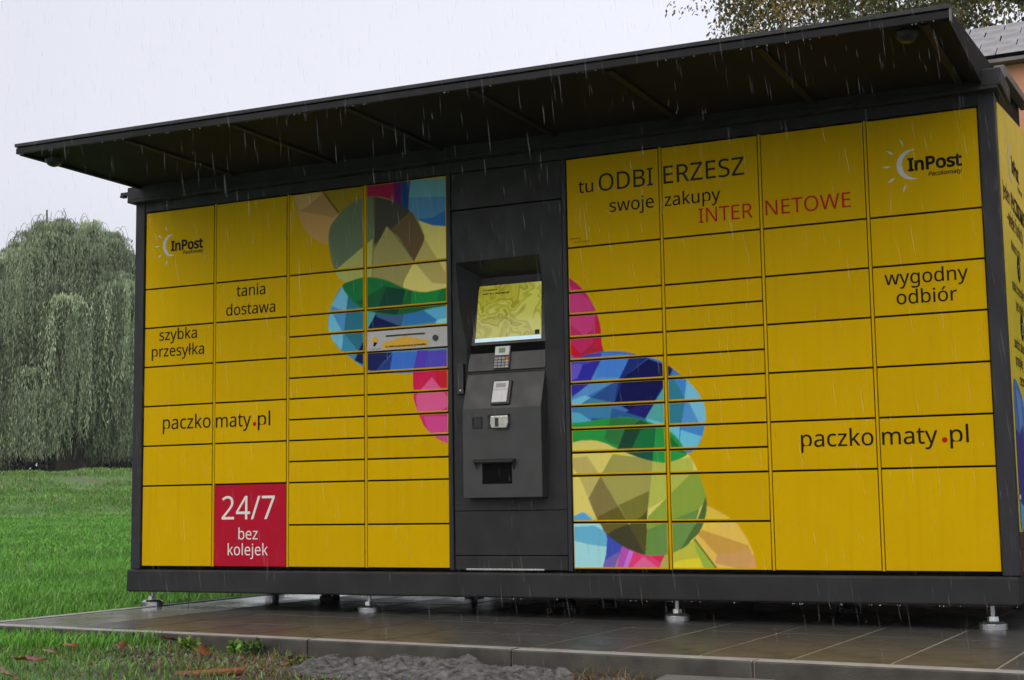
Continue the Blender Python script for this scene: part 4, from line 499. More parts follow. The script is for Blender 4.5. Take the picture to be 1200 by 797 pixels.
# column strips between the doors, and thin yellow rims
for k in (1, 2, 3, 6, 7, 8):
    part('column_strip', box(XB[k] - .0055, XB[k] + .0055, .001, .016, .002, 1.982), M['yellow'], LK, .001, 1)
for s, xl, xr, z, sz, m, d in (
    ('tania', .628, .816, 1.454, .105, 'ink', (1, 1)), ('dostawa', .560, .881, 1.353, .105, 'ink', (1, 1)),
    ('szybka', .104, .362, 1.246, .105, 'ink', (0, 2)), ('przesyłka', .052, .412, 1.155, .105, 'ink', (0, 2)),
    ('paczko', .136, .461, .749, .128, 'ink', (0, 4)), ('maty', .497, .728, .747, .128, 'ink', (1, 4)), ('pl', .773, .852, .747, .128, 'ink', (1, 4)),
    ('24/7', .541, .883, .252, .215, 'white', (1, 6)), ('bez', .651, .775, .146, .104, 'white', (1, 6)), ('kolejek', .582, .841, .063, .104, 'white', (1, 6)),
    ('tu', 2.653, 2.729, 1.804, .107, 'ink', (4, 0)), ('ODBI', 2.759, 3.035, 1.802, .147, 'ink2', (4, 0)), ('ERZESZ', 3.088, 3.479, 1.802, .147, 'ink2', (5, 0)),
    ('swoje', 2.812, 3.036, 1.695, .107, 'ink', (4, 0)), ('zakupy', 3.090, 3.362, 1.694, .105, 'ink', (5, 0)),
    ('INTER', 3.254, 3.512, 1.597, .119, 'red', (5, 0)), ('NETOWE', 3.573, 3.959, 1.600, .119, 'red', (6, 0)),
    ('wygodny', 4.091, 4.441, 1.237, .104, 'ink', (7, 2)), ('odbiór', 4.139, 4.392, 1.149, .104, 'ink', (7, 2)),
    ('paczko', 3.695, 4.012, .543, .127, 'ink', (6, 5)), ('maty', 4.050, 4.282, .543, .127, 'ink', (7, 5)), ('pl', 4.334, 4.409, .543, .127, 'ink', (7, 5))):
    dtext(s, xl, xr, z, sz, m, d, bold=0 if m in ('white', 'red') else .0005)
def disc(cx, cz, r, y=-.0013, n=20):
    return [(cx + r * math.cos(2 * math.pi * k / n), y, cz + r * math.sin(2 * math.pi * k / n)) for k in range(n)], [tuple(range(n - 1, -1, -1))]
for cx, cz, d in ((.751, .757, (1, 4)), (4.311, .556, (7, 5))):
    o = part('red_dot', disc(cx, cz, .0115), M['red'], None); onto(o, DOORS[d])
# tiny print in the corner of the big right-hand slogan
o = front_text('Paczkomaty', 2.604, 2.66, 1.580, .014, M['ink'], None, y=-.0012); onto(o, DOORS[4, 0])
o = front_text('paczkomaty.pl', 2.622, 2.70, 1.563, .012, M['ink'], None); onto(o, DOORS[4, 0])
# crescent-and-rays emblem: built from its bounding numbers, mapf places it
def emblem(cx, cz, h, mapf):
    V, F = [], []
    R1 = h / 2; n = 22
    a0, a1 = R(78), R(288)
    outer = [(cx + R1 * math.cos(a0 + (a1 - a0) * k / n), cz + R1 * math.sin(a0 + (a1 - a0) * k / n)) for k in range(n + 1)]
    inner = []
    for k in range(n + 1):
        t = k / n; a = a0 + (a1 - a0) * t; wd = .34 * R1 * math.sin(math.pi * t) ** .8
        if .50 < t < .60: wd += .07 * R1 * (1 - abs(t - .55) / .05)
        inner.append((cx + (R1 - wd) * math.cos(a), cz + (R1 - wd) * math.sin(a)))
    b = len(V); V += outer + inner
    for k in range(n): F.append((b + k, b + k + 1, b + n + 2 + k, b + n + 1 + k))
    for ang in (112, 146, 180, 214, 250):
        a = R(ang); r0, r1 = R1 * 1.34, R1 * 1.92; wv = R1 * .075
        px, pz = -math.sin(a), math.cos(a)
        q = [(r0, 0), ((r0 + r1) / 2, 1), (r1, 0), ((r0 + r1) / 2, -1)]
        b = len(V); V += [(cx + rr * math.cos(a) + px * wv * s_, cz + rr * math.sin(a) + pz * wv * s_) for rr, s_ in q]; F.append((b, b + 1, b + 2, b + 3))
    return [mapf(*q) for q in V], F
fm = lambda a, b: (a, -.0013, b)
for cx, cz, hh, xl, xr, z, sxl, sxr, sz_, d in ((.182, 1.779, .125, .180, .396, 1.747, .262, .399, 1.722, (0, 0)), (4.232, 1.760, .135, 4.216, 4.438, 1.733, 4.299, 4.437, 1.701, (7, 0))):
    o = part('sun_emblem', emblem(cx, cz, hh, fm), M['silver'], None); onto(o, DOORS[d])
    dtext('InPost', xl, xr, z, .093, 'ink', d, bold=.003)
    dtext('Paczkomaty', sxl, sxr, sz_, .031, 'ink', d, bold=.0006, shear=.2)
# silver flap details
fd = DOORS[3, 3]
for nm, vf, m in (('letter_slot', box(1.567, 1.795, -.003, .004, 1.173, 1.181), 'black'),
                  ('arrow_print', prism([(1.545, 1.113), (1.812, 1.113), (1.812, 1.142), (1.680, 1.171), (1.545, 1.142)], -.0012, .004), 'arrow'),
                  ('round_lock', cyl((1.856, -.007, 1.150), .015, .015, .012, 20, 'y'), 'black'),
                  ('pictogram', multi([prism([(1.480, 1.158), (1.492, 1.180), (1.512, 1.176), (1.520, 1.158), (1.508, 1.144), (1.488, 1.146)], -.0012, .003), ]), 'arrow'),
                  ('pictogram', multi([prism([(1.490, 1.130), (1.500, 1.127), (1.514, 1.146), (1.496, 1.150)], -.0022, .003)]), 'ink')):
    o = part(nm, vf, M[m], None); onto(o, fd)
o = front_text('Tu włóż przygotowaną przesyłkę', 1.562, 1.80, 1.118, .014, M['ink'], None, y=-.0022, bold=.0004); onto(o, fd)
o = front_text('Tu włóż paczkę', 1.465, 1.538, 1.112, .009, M['ink'], None, y=-.0014); onto(o, fd)

# ---- central terminal bay
xa, xb = XB[4], XB[5]
part('bay_post', box(xa + .004, xa + .026, -.007, .03, -.008, 2.03), M['frame'], LK, .003)
part('bay_post', box(xb - .026, xb - .004, -.007, .03, -.008, 2.03), M['frame'], LK, .003)
part('upper_fascia_panel', box(xa + .028, xb - .028, .0, .013, 1.792, 1.979), M['dark'], LK, .002)
hole = [(1.972, 1.522), (2.432, 1.526), (2.456, 1.36), (2.458, 1.098), (2.459, .963), (2.033, .963), (2.03, 1.098), (1.99, 1.30)]
X0, X1, Z0, Z1 = xa + .031, xb - .031, .283, 1.784
bm = bmesh.new()
ov = [bm.verts.new(q) for q in ((X0, .002, Z0), (X1, .002, Z0), (X1, .002, Z1), (X0, .002, Z1))]
hv = [bm.verts.new((a, .002, b)) for a, b in hole]
ed = [bm.edges.new((ov[k], ov[(k + 1) % 4])) for k in range(4)] + [bm.edges.new((hv[k], hv[(k + 1) % 8])) for k in range(8)]
bmesh.ops.triangle_fill(bm, use_beauty=True, edges=ed)
inn = [(2.062, .128, 1.452), (2.446, .128, 1.452), (2.452, .105, 1.36), (2.456, .030, 1.098), (2.4585, .006, .9635), (2.0335, .006, .9635), (2.045, .030, 1.098), (2.052, .088, 1.30)]
iv = [bm.verts.new(q) for q in inn]
for k in range(8): bm.faces.new((hv[k], hv[(k + 1) % 8], iv[(k + 1) % 8], iv[k]))
bm.faces.new((iv[0], iv[1], iv[2], iv[7])); bm.faces.new((iv[7], iv[2], iv[3], iv[6]))
o2 = [bm.verts.new((v.co.x, .013, v.co.z)) for v in ov]
for k in range(4): bm.faces.new((ov[k], ov[(k + 1) % 4], o2[(k + 1) % 4], o2[k]))
bmesh.ops.recalc_face_normals(bm, faces=bm.faces)
me = bpy.data.meshes.new('terminal_housing'); bm.to_mesh(me); bm.free()
TH = link('terminal_housing', me, LK, M['dark'])
for sx_, sz_ in ((X0 + .02, Z0 + .03), (X1 - .02, Z0 + .03), (X0 + .02, Z1 - .03), (X1 - .02, Z1 - .03), (X0 + .02, .9), (X1 - .02, .9)):
    part('screw', cyl((sx_, -.001, sz_), .005, .005, .004, 10, 'y'), M['frame'], TH)
part('lower_service_panel', box(X0, X1, .002, .013, .066, .279), M['dark'], LK, .002)
part('threshold_panel', box(X0, X1, .0, .013, -.004, .062), M['dark'], LK, .002)
part('threshold_trim', box(2.02, 2.44, -.012, .004, -.006, .002), M['steel'], LK, .001)
part('bay_backing', box(xa + .004, xb - .004, .02, .032, -.006, 1.098), M['darker'], LK)
# screen, on the tilted back of the recess
A_, B_ = Vector((0, .030, 1.098)), Vector((0, .105, 1.36))
def scr(x, z, lift=.002):
    t = (z - A_.z) / (B_.z - A_.z); y = A_.y + t * (B_.y - A_.y); return (x, y - lift, z)
SC = [(2.067, 1.113), (2.428, 1.113), (2.395, 1.409), (2.050, 1.409)]
def slab_on(name, pts, m, lift, parent, th=.004):
    v = [scr(a, b, lift) for a, b in pts] + [scr(a, b, lift - th) for a, b in pts]; n = len(pts)
    f = [tuple(range(n)), tuple(range(2 * n - 1, n - 1, -1))] + [(k, k + n, (k + 1) % n + n, (k + 1) % n) for k in range(n)]
    return part(name, (v, f), m, parent)
slab_on('screen_surround', [(2.045, 1.100), (2.452, 1.100), (2.447, 1.425), (2.030, 1.425)], M['black'], .0045, LK, .004)
SCR = slab_on('touch_screen', SC, M['screen'], .010, LK, .005); SCR['label'] = 'lit touch screen showing a yellow picture with a pale bar below'
slab_on('screen_bar', [(2.066, 1.1135), (2.4275, 1.1135), (2.4255, 1.133), (2.065, 1.133)], M['screenbar'], .0108, SCR, .0006)
slab_on('screen_icon', [(2.392, 1.137), (2.416, 1.137), (2.414, 1.160), (2.390, 1.160)], M['ink2'], .0108, SCR, .0006)
for s, xl, xr, z, sz in (('Jeden paczkomat', 2.075, 2.155, 1.382, .014), ('wiele funkcji', 2.078, 2.225, 1.362, .014)):
    me = text_mesh(s, sz, 0, 0, .0006, 0, lambda a, b, xl=xl, z=z: scr(xl + a, z + b, .0109), xr - xl); link('lettering', me, SCR, M['ink'])
# console: keypad plate, reader plate, front
cx0, cx1 = 2.035, 2.458
part('console', prismx([(.03, 1.097), (-.002, .966), (.012, .963), (.012, .955), (-.002, .952), (-.06, .777), (-.06, .343), (.012, .343), (.014, .9), (.06, 1.09)][::-1], cx0, cx1), M['console'], LK, .003)
def tilt(a, b, p0, p1):   # a along x, b = distance from lower point p1 towards p0 ; returns pos on plate
    d = (p0 - p1).normalized(); q = p1 + d * b; nrm = Vector((0, -d.z, d.y)); return q, nrm
def plate_box(name, x0, x1, z0, z1, h, m, parent, p0, p1, base=0, bev=.001):
    d = (p0 - p1).normalized(); nrm = Vector((0, -d.z, d.y))
    if nrm.y > 0: nrm = -nrm
    v = []
    for hh in (base, base + h):
        for xx, zz in ((x0, z0), (x1, z0), (x1, z1), (x0, z1)):
            q = p1 + d * ((zz - p1.z) / d.z) + nrm * hh; v.append((xx, q.y, q.z))
    f = [(3, 2, 1, 0), (4, 5, 6, 7), (0, 1, 5, 4), (1, 2, 6, 5), (2, 3, 7, 6), (3, 0, 4, 7)]
    return part(name, (v, f), m, parent, bev)
k0, k1 = Vector((0, .03, 1.097)), Vector((0, -.002, .966))
KP = plate_box('payment_keypad', 2.180, 2.268, .972, 1.086, .008, M['black'], LK, k0, k1)
kp2 = plate_box('keypad_display', 2.185, 2.263, 1.038, 1.083, .005, M['white2'], KP, k0, k1, .008)
plate_box('display_window', 2.206, 2.240, 1.050, 1.074, .002, M['green'], KP, k0, k1, .0131, 0)
for r_ in range(4):
    for c_ in range(4):
        mm = M['key'] if c_ < 3 else (M['keyred'], M['keyyel'], M['keyblue'], M['keyyel'])[r_]
        plate_box('key', 2.186 + c_ * .0198, 2.186 + c_ * .0198 + .0165, 1.017 - r_ * .0142, 1.0285 - r_ * .0142, .004, mm, KP, k0, k1, .008, .0008)
r0, r1 = Vector((0, -.002, .952)), Vector((0, -.06, .777))
CR = plate_box('card_reader', 2.190, 2.292, .790, .910, .012, M['black'], LK, r0, r1, 0, .004)
plate_box('reader_face', 2.198, 2.280, .798, .904, .008, M['white2'], CR, r0, r1, .012, .004)
plate_box('reader_display', 2.213, 2.266, .872, .892, .001, M['key'], CR, r0, r1, .0205, 0)
plate_box('reader_seam', 2.199, 2.279, .860, .862, .001, M['key'], CR, r0, r1, .0202, 0)
SW = part('scanner_window', multi([box(2.089, 2.095, -.066, -.058, .683, .737), box(2.136, 2.142, -.066, -.058, .683, .737), box(2.0952, 2.1358, -.066, -.058, .731, .737), box(2.0952, 2.1358, -.066, -.058, .683, .689)]), M['frame'], LK)
part('scanner_glass', box(2.0954, 2.1356, -.0625, -.058, .6892, .7308), M['black'], SW)
CS = part('card_slot', multi([box(2.176, 2.292, -.074, -.058, .736, .747), box(2.176, 2.196, -.066, -.058, .68, .7355)]), M['black'], LK, .001)
part('slot_plate', prism([(2.200, .678), (2.284, .676), (2.292, .700), (2.290, .738), (2.197, .738), (2.194, .70)], -.080, -.058), M['metal'], CS, .004)
part('slot_mouth', box(2.222, 2.240, -.083, -.070, .685, .728), M['black'], CS, .001)
RT = part('receipt_hood', multi([prismx([(-.095, .515), (-.094, .521), (-.058, .531), (-.058, .520)], 2.100, 2.322), prismx([(-.075, .500), (-.090, .514), (-.058, .518), (-.058, .470)], 2.108, 2.112), prismx([(-.075, .500), (-.090, .514), (-.058, .518), (-.058, .470)], 2.310, 2.314)]), M['dark'], LK, .001)
part('receipt_recess', box(2.140, 2.300, -.0612, -.058, .410, .511), M['darker'], RT)
CM = part('intercom_strip', box(1.984, 2.020, -.018, .003, .857, 1.010), M['black'], LK, .003)
part('screw', cyl((2.004, -.021, .876), .005, .005, .004, 12, 'y'), M['steel'], CM)

# ---- levelling feet
FX = [-.005, 1.40, 3.06, 4.455]
def foot(x, y, small=False):
    ms = M['steel'] if y < .5 else M['dark']
    zt = -.222 - .0045 * (x - SX)
    f0 = part('levelling_foot', multi([cyl((x, y, zt), .058, .058, .026, 28), cyl((x, y, zt + .026), .058, .040, .010, 28)]), ms, LK, .0015)
    part('threaded_rod', multi([cyl((x, y, zt + .027), .011, .011, .12, 12)]), ms, f0)
    part('lock_nut', cyl((x, y, zt + .037), .024, .022, .018, 6), ms, f0)
for x_ in FX: foot(x_, .10)
for x_ in FX: foot(x_, 1.28)
for x_ in (.72, 2.2, 2.45, 3.7): 
    foot(x_, .78)
part('under_beam', box(-.03, XE + .03, 1.20, 1.27, -.17, -.136), M['dark'], LK)
# stray cable end hanging under the plinth
part('hanging_cable', tube([(.32, .02, -.125), (.325, .0, -.16), (.33, -.01, -.20), (.336, -.015, -.222)], [.0018] * 4, 6), M['black'], LK)

# ---- canopy
TZ = -.0098
def cz(v): return [(x_, y_, z_ + TZ * x_) for x_, y_, z_ in v]
def cpart(name, vf, m, parent, bev=0): return part(name, (cz(vf[0]), vf[1]), m, parent, bev)
AX0, AX1 = -.025, 4.548
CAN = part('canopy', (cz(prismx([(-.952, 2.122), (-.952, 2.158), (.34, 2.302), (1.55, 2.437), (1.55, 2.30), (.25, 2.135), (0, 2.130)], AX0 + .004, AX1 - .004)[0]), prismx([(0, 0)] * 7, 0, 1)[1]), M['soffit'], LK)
cpart('fascia', box(AX0, AX1, -.972, -.953, 2.112, 2.142), M['fascia'], CAN, .002)
cpart('fascia_lip', prismx([(-.979, 2.1465), (-.979, 2.163), (-.953, 2.168), (-.90, 2.174), (-.90, 2.160), (-.953, 2.1465)], AX0 - .004, AX1 + .004), M['lip'], CAN, .0015)
cpart('fascia_end_cap', box(AX1 + .0002, AX1 + .006, -.974, -.940, 2.100, 2.1505), M['flashing'], CAN)
for k in range(7):
    xx = .65 + .634 * k
    cpart('canopy_rib', prismx([(-.93, 2.1225), (-.93, 2.110), (-.02, 2.113), (-.02, 2.130)], xx - .015, xx + .015), M['rib'], CAN, .002)
cpart('canopy_edge_rib', prismx([(-.95, 2.1225), (-.95, 2.108), (-.05, 2.112), (-.05, 2.130)], AX0 + .004, AX0 + .03), M['soffit'], CAN)
cpart('canopy_edge_rib', prismx([(-.95, 2.1225), (-.95, 2.108), (-.05, 2.112), (-.05, 2.130)], AX1 - .03, AX1 - .004), M['soffit'], CAN)
part('side_flashing', prismx([(.36, 2.19), (.36, 2.255), (.40, 2.262), (1.56, 2.385), (1.56, 2.345), (.44, 2.222)], 4.552, 4.60), M['flashing'], LK, .004)
for lx, ly in ((.053, -.788), (4.374, -.851)):  # round dome lights under the soffit, modelled unlit
    zt = 2.122 + TZ * lx
    V_, F_ = [], []
    n, r_ = 20, .042
    for a in range(6):
        th = math.pi / 2 * a / 5
        for k in range(n): V_.append((lx + r_ * math.cos(th) * math.cos(2 * math.pi * k / n), ly + r_ * math.cos(th) * math.sin(2 * math.pi * k / n), zt - .012 - r_ * .8 * math.sin(th)))
    for a in range(5):
        for k in range(n): F_.append((a * n + k, a * n + (k + 1) % n, (a + 1) * n + (k + 1) % n, (a + 1) * n + k))
    dm = part('dome_light', multi([(V_, F_), cyl((lx, ly, zt - .013), .046, .046, .016, 20)]), M['black'], LK, 0, 2, True)

# ---- printed right side
sxp = 4.592
SP = part('side_panel', prismx([(.052, .165), (1.40, .165), (1.40, 2.165), (.052, 2.004)], 4.58, sxp), M['sideyellow'], LK)
part('side_lower_panel', multi([box(4.58, sxp - .001, .052, 1.40, .0, .090), box(4.58, sxp + .001, .052, 1.40, .094, .162)]), M['sidebrown'], LK, .002)
part('side_hinge_pin', cyl((4.594, .055, .30), .006, .006, .02, 10), M['steel'], LK)
def side_text(s, y0, z0, size, m='ink', bold=.001, parent=SP):
    me = text_mesh(s, size, 0, 0, bold, 0, lambda a, b: (sxp + .0012, y0 + a, z0 + b)); return link('lettering', me, parent, M[m])
side_text('InPost', .50, 1.79, .125, bold=.004); side_text('Paczkomaty', .72, 1.745, .045)
part('sun_emblem', emblem(.46, 1.82, .18, lambda a, b: (sxp + .0012, a, b)), M['silver'], SP)
side_text('Jeden ', .075, 1.60, .125); side_text('PACZKOMAT', .40, 1.60, .125, bold=.004)
side_text('–wiele funkcji', .20, 1.50, .125)
side_text('Możesz tutaj:', .30, 1.40, .075)
for cz_ in (1.345, 1.075):
    v = [(sxp + .0012, .56 + .062 * math.cos(2 * math.pi * k / 24), cz_ + .062 * math.sin(2 * math.pi * k / 24)) for k in range(24)]
    part('number_disc', (v, [tuple(range(24))]), M['ink'], SP)
me = text_mesh('1', .09, 0, 0, .001, 0, lambda a, b: (sxp + .0024, .545 + a, 1.313 + b)); link('lettering', me, SP, M['white'])
me = text_mesh('2', .09, 0, 0, .001, 0, lambda a, b: (sxp + .0024, .538 + a, 1.043 + b)); link('lettering', me, SP, M['white'])
side_text('nadać przesyłkę', .25, 1.215, .08); side_text('bez kolejki', .36, 1.135, .08)
side_text('zwrócić zakupy', .20, .955, .08); side_text('przesyłkę', .22, .88, .08); side_text('rzeczową', .34, .80, .08)
# blue swirl on the side: facets as flat print
def sprint(pts, c, lift, nm='printed_facet'):
    m_ = mat('side_print', c, .4)
    return part(nm, ([(sxp + lift, a, b) for a, b in pts], [tuple(range(len(pts)))]), m_, SP)
blob = catmull([(.055, .25), (.055, .60), (.056, .76), (.10, .81), (.22, .80), (.40, .74), (.55, .60), (.68, .42), (.72, .28), (.70, .17), (.40, .168), (.10, .168)], 4)
blob[:, 1] = np.clip(blob[:, 1], .166, 2); blob[:, 0] = np.clip(blob[:, 0], .053, 2)
sprint([tuple(q) for q in blob], (.09, .22, .55), .001)
sprint([(.058, .60), (.058, .30), (.30, .26), (.34, .62), (.20, .57)], (.06, .05, .28), .002)
sprint([(.30, .26), (.46, .18), (.56, .40), (.36, .60)], (.10, .10, .45), .002)
sprint([(.12, .78), (.30, .74), (.34, .63), (.20, .58)], (.16, .32, .66), .0025)
sprint([(.06, .29), (.29, .25), (.44, .178), (.07, .172)], (.14, .42, .70), .0025)

# ================================================================== BUILDING BEHIND (orange plaster, shingled skirt roof)
BD = empty('plaster_building', (4.6, 6.5, -.3), 'orange plastered building with grey shingle roof behind the locker', 'building')
bx0, bx1, by = -.8, 12.0, 6.0
part('wall', box(bx0, bx1, by, by + 6, 2.4, 3.905), M['plaster'], BD)
part('base_wall', box(bx0 - .02, bx1 + .02, by - .02, by + 6, -.4, 2.397), M['brickdark'], BD)
part('eave', box(bx0 - .12, bx1 + .12, by - .12, by + 6.1, 3.91, 3.94), M['flashing'], BD)
part('roof', prismx([(by - .10, 3.943), (by + .95, 4.53), (by + 5, 4.62), (by + 5, 3.943)], bx0 - .1, bx1 + .1), M['darker'], BD)
# shingles: courses across the part that shows
rd = Vector((0, 1.05, .587)).normalized(); rn = Vector((0, -rd.z, rd.y))
sh = mesh('shingle', *box(0, .292, 0, .225, 0, .03)); sh.materials.append(M['shingle']); sh.materials.append(M['darker']); sh.polygons[2].material_index = 1; sh.polygons[3].material_index = 1; sh.polygons[5].material_index = 1
for r_ in range(5):
    for c_ in range(17):
        o = bpy.data.objects.new('shingle', sh); COL.objects.link(o)
        base = Vector((2.2 + c_ * .30 + (r_ % 2) * .15, by - .11, 3.946)) + rd * (r_ * .235) + rn * .003
        o.matrix_world = Matrix.Translation(base) @ Matrix.Rotation(math.atan2(rd.z, rd.y) + .045 + random.uniform(-.012, .012), 4, 'X') @ Matrix.Rotation(random.uniform(-.02, .02), 4, 'Z')
        o.parent = BD; o.matrix_parent_inverse = Matrix.Translation(BD.location).inverted()

# pale flats far behind the willow's edge
def at_px(px, py, dist):
    f = 1652.85; d = Euler((1.685254, .015304, .446599)).to_matrix() @ Vector(((px - 600) / f, (398.5 - py) / f, -1)); d.z = d.z
    h = math.hypot(d.x, d.y); return CAM + d * (dist / h)
b0 = at_px(178, 340, 95)
FB = empty('apartment_block', (b0.x, b0.y, 1.5), 'pale low apartment block glimpsed beyond the right edge of the willow', 'building')
part('wall', box(b0.x - 1.6, b0.x + 1.6, b0.y, b0.y + 8, 1.4, b0.z), M['pale'], FB)
for k in range(4):
    zz = b0.z - 1.6 - k * 2.9
    part('window_band', box(b0.x - 1.3, b0.x + 1.3, b0.y - .04, b0.y + .1, zz - .6, zz + .7), M['glass'], FB)
    part('balcony_slab', box(b0.x - 1.5, b0.x + 1.5, b0.y - .9, b0.y - .001, zz - .95, zz - .75), M['pale'], FB)

# ================================================================== VEGETATION
def quads(P, D, S, L, Wd):
    """leaf quads: centre-top P, direction D (unit), side S (unit), length L, width Wd -> V,F"""
    n = len(P); L = L[:, None]; Wd = Wd[:, None]
    V = np.stack([P - S * Wd * .15, P + D * L * .45 - S * Wd * .5, P + D * L, P + D * L * .45 + S * Wd * .5], 1).reshape(-1, 3)
    return V, np.arange(4 * n).reshape(n, 4)
def unit(a): return a / np.linalg.norm(a, axis=-1, keepdims=True)
def willow(name, base, H, RW, n_pl, seed, label, strands=34):
    r = np.random.default_rng(seed)
    T = empty(name, base, label, 'tree')
    bx_, by_, bz_ = base
    # trunk and limbs
    tp = [(bx_, by_, bz_ - .3), (bx_ + .2, by_, bz_ + H * .16), (bx_ + .1, by_ + .2, bz_ + H * .36), (bx_ + .4, by_, bz_ + H * .58), (bx_ + .3, by_, bz_ + H * .85)]
    part('trunk', tube(tp, [.62, .48, .38, .24, .07], 10), M['bark'], T)
    ends = []
    for k in range(15):
        a = 2 * math.pi * k / 15 * 2.4 + r.uniform(-.3, .3); h0 = r.uniform(.2, .55) * H; rr = RW * r.uniform(.45, .85)
        z1 = H * r.uniform(.55, .9)
        p0 = Vector((bx_ + .15, by_, bz_ + h0)); p3 = Vector((bx_ + rr * math.cos(a), by_ + rr * math.sin(a), bz_ + z1))
        pm = p0.lerp(p3, .5) + Vector((0, 0, H * .08))
        part('limb', tube([p0, p0.lerp(pm, .5), pm, p3], [.2, .15, .1, .03], 6), M['bark'], T)
    # plumes
    PP, DD, SS, LL, WW, CC = [], [], [], [], [], []
    for k in range(n_pl):
        a = r.uniform(0, 2 * math.pi); u_ = r.uniform(0, 1)
        hz = .26 + .70 * u_ ** .75                                # relative height of plume top
        rad = RW * math.sqrt(max(.02, 1 - (max(0, hz - .38) / .60) ** 2)) * r.uniform(.2, 1.0) ** .5
        rad = min(rad, RW * 1.0)
        c = np.array([bx_ + rad * math.cos(a), by_ + rad * math.sin(a), bz_ + hz * H])
        tone = r.choice([.5, .75, 1.0, 1.2, 1.45], p=[.26, .24, .22, .16, .12]); hue = r.uniform(0, 1)
        pr = r.uniform(.4, 1.35)
        for s in range(strands):
            b = r.uniform(0, 2 * math.pi); rr = pr * r.uniform(.25, 1) ** .7
            fall = r.uniform(.15, .72) * hz * H + 1.2
            fall = min(fall, hz * H - .2)
            n = int(fall / .10); t = np.linspace(0, 1, n)
            arch = np.minimum(t * fall / 1.2, 1)
            x = c[0] + rr * math.cos(b) * arch ** .6 + .12 * np.sin(t * 5 + s) * t
            y = c[1] + rr * math.sin(b) * arch ** .6 + .12 * np.cos(t * 4 + s) * t
            z = c[2] + .38 * np.sin(arch * math.pi * .5) * 1.0 - np.maximum(0, t * fall - .35) - .22 * arch * 0
            P = np.stack([x, y, z], 1)
            P += r.normal(0, .035, P.shape)
            D = unit(np.c_[r.normal(0, .2, n), r.normal(0, .2, n), -np.ones(n)])
            S = unit(np.c_[r.normal(0, 1, n), r.normal(0, 1, n), np.zeros(n)])
            PP.append(P); DD.append(D); SS.append(S); LL.append(r.uniform(.12, .26, n)); WW.append(r.uniform(.022, .05, n))
            tn = tone * r.uniform(.75, 1.2)
            base_c = np.array([.27, .34, .20]) * (1 - hue * .35) + np.array([.32, .37, .23]) * hue * .35
            CC.append(np.tile(base_c * tn, (n, 1)) * r.uniform(.7, 1.25, (n, 1)))
    P, D, S, L_, W_ = map(np.concatenate, (PP, DD, SS, LL, WW)); C = np.concatenate(CC)
    keep = P[:, 2] > bz_ + .15
    P, D, S, L_, W_, C = P[keep], D[keep], S[keep], L_[keep], W_[keep], C[keep]
    V, F = quads(P, D, S, L_, W_)
    me = npmesh('crown', V, F, np.repeat(C, 4, 0)); link('crown', me, T, M['leaf'])
    # thin arching twigs over the top
    TW = []
    for k in range(46):
        a = r.uniform(0, 2 * math.pi); rad = RW * r.uniform(0, .85); q = Vector((bx_ + rad * math.cos(a), by_ + rad * math.sin(a), bz_ + H * (.98 - .22 * (rad / RW) ** 2)))
        dx = r.uniform(-1, 1); hh = r.uniform(.15, .6); sp_ = r.uniform(.6, 1.8)
        TW.append(tube([q + Vector((dx * sp_ * t, 0, hh * math.sin(t * 2.6) - 1.1 * t ** 3)) for t in (0, .15, .3, .45, .6, .75, .9, 1)], [.012, .011, .010, .008, .007, .006, .005, .004], 3))
    part('twigs', multi(TW), M['bark'], T)['kind'] = 'stuff'
    return T
wb = at_px(80, 556, 60)
willow('willow_tree', (wb.x, wb.y, float(gh(wb.x, wb.y))), 10.9, 4.3, 210, 3, 'large weeping willow with grey-green hanging branches on the bank left of the locker', 44)
wb2 = at_px(-95, 560, 67)
willow('willow_tree', (wb2.x, wb2.y, float(gh(wb2.x, wb2.y))), 8.6, 4.0, 90, 5, 'smaller weeping willow at the far left edge of the photo', 30)
# scrub behind the willow
def leafcloud(n, fpos, size, cols, seed, flat=.6):
    r = np.random.default_rng(seed); P = fpos(n, r); n = len(P)
    D = unit(r.normal(0, 1, (n, 3)) * (1, 1, flat)); S = unit(np.cross(D, r.normal(0, 1, (n, 3))))
    L_ = r.uniform(.6, 1.3, n) * size; W_ = L_ * r.uniform(.4, .65, n)
    V, F = quads(P, D, S, L_, W_)
    c = np.array(cols)[r.integers(0, len(cols), n)] * r.uniform(.6, 1.3, (n, 1))
    return V, F, np.repeat(c, 4, 0)
def fscrub(n, r):
    px = r.uniform(-260, 250, n); cl = .6 + .4 * np.sin(px * .05) * np.sin(px * .021 + 2)
    d = 74 + r.uniform(0, 4, n)
    ray0, ray1 = at_px(-260, 560, 1) - CAM, at_px(250, 560, 1) - CAM
    t = (px + 260) / 510
    dx = ray0.x * (1 - t) + ray1.x * t; dy = ray0.y * (1 - t) + ray1.y * t
    x = CAM.x + dx * d; y = CAM.y + dy * d
    return np.c_[x, y, gh(x, y) + r.uniform(0, 1, n) ** .8 * (3.2 + 1.8 * cl)]
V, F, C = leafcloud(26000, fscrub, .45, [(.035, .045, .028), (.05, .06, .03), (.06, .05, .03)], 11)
o = link('distant_shrubs', npmesh('distant_shrubs', V, F, C), None, M['leaf']); tag(o, 'dark scrub under and behind the willow', 'shrubs', kind='stuff')

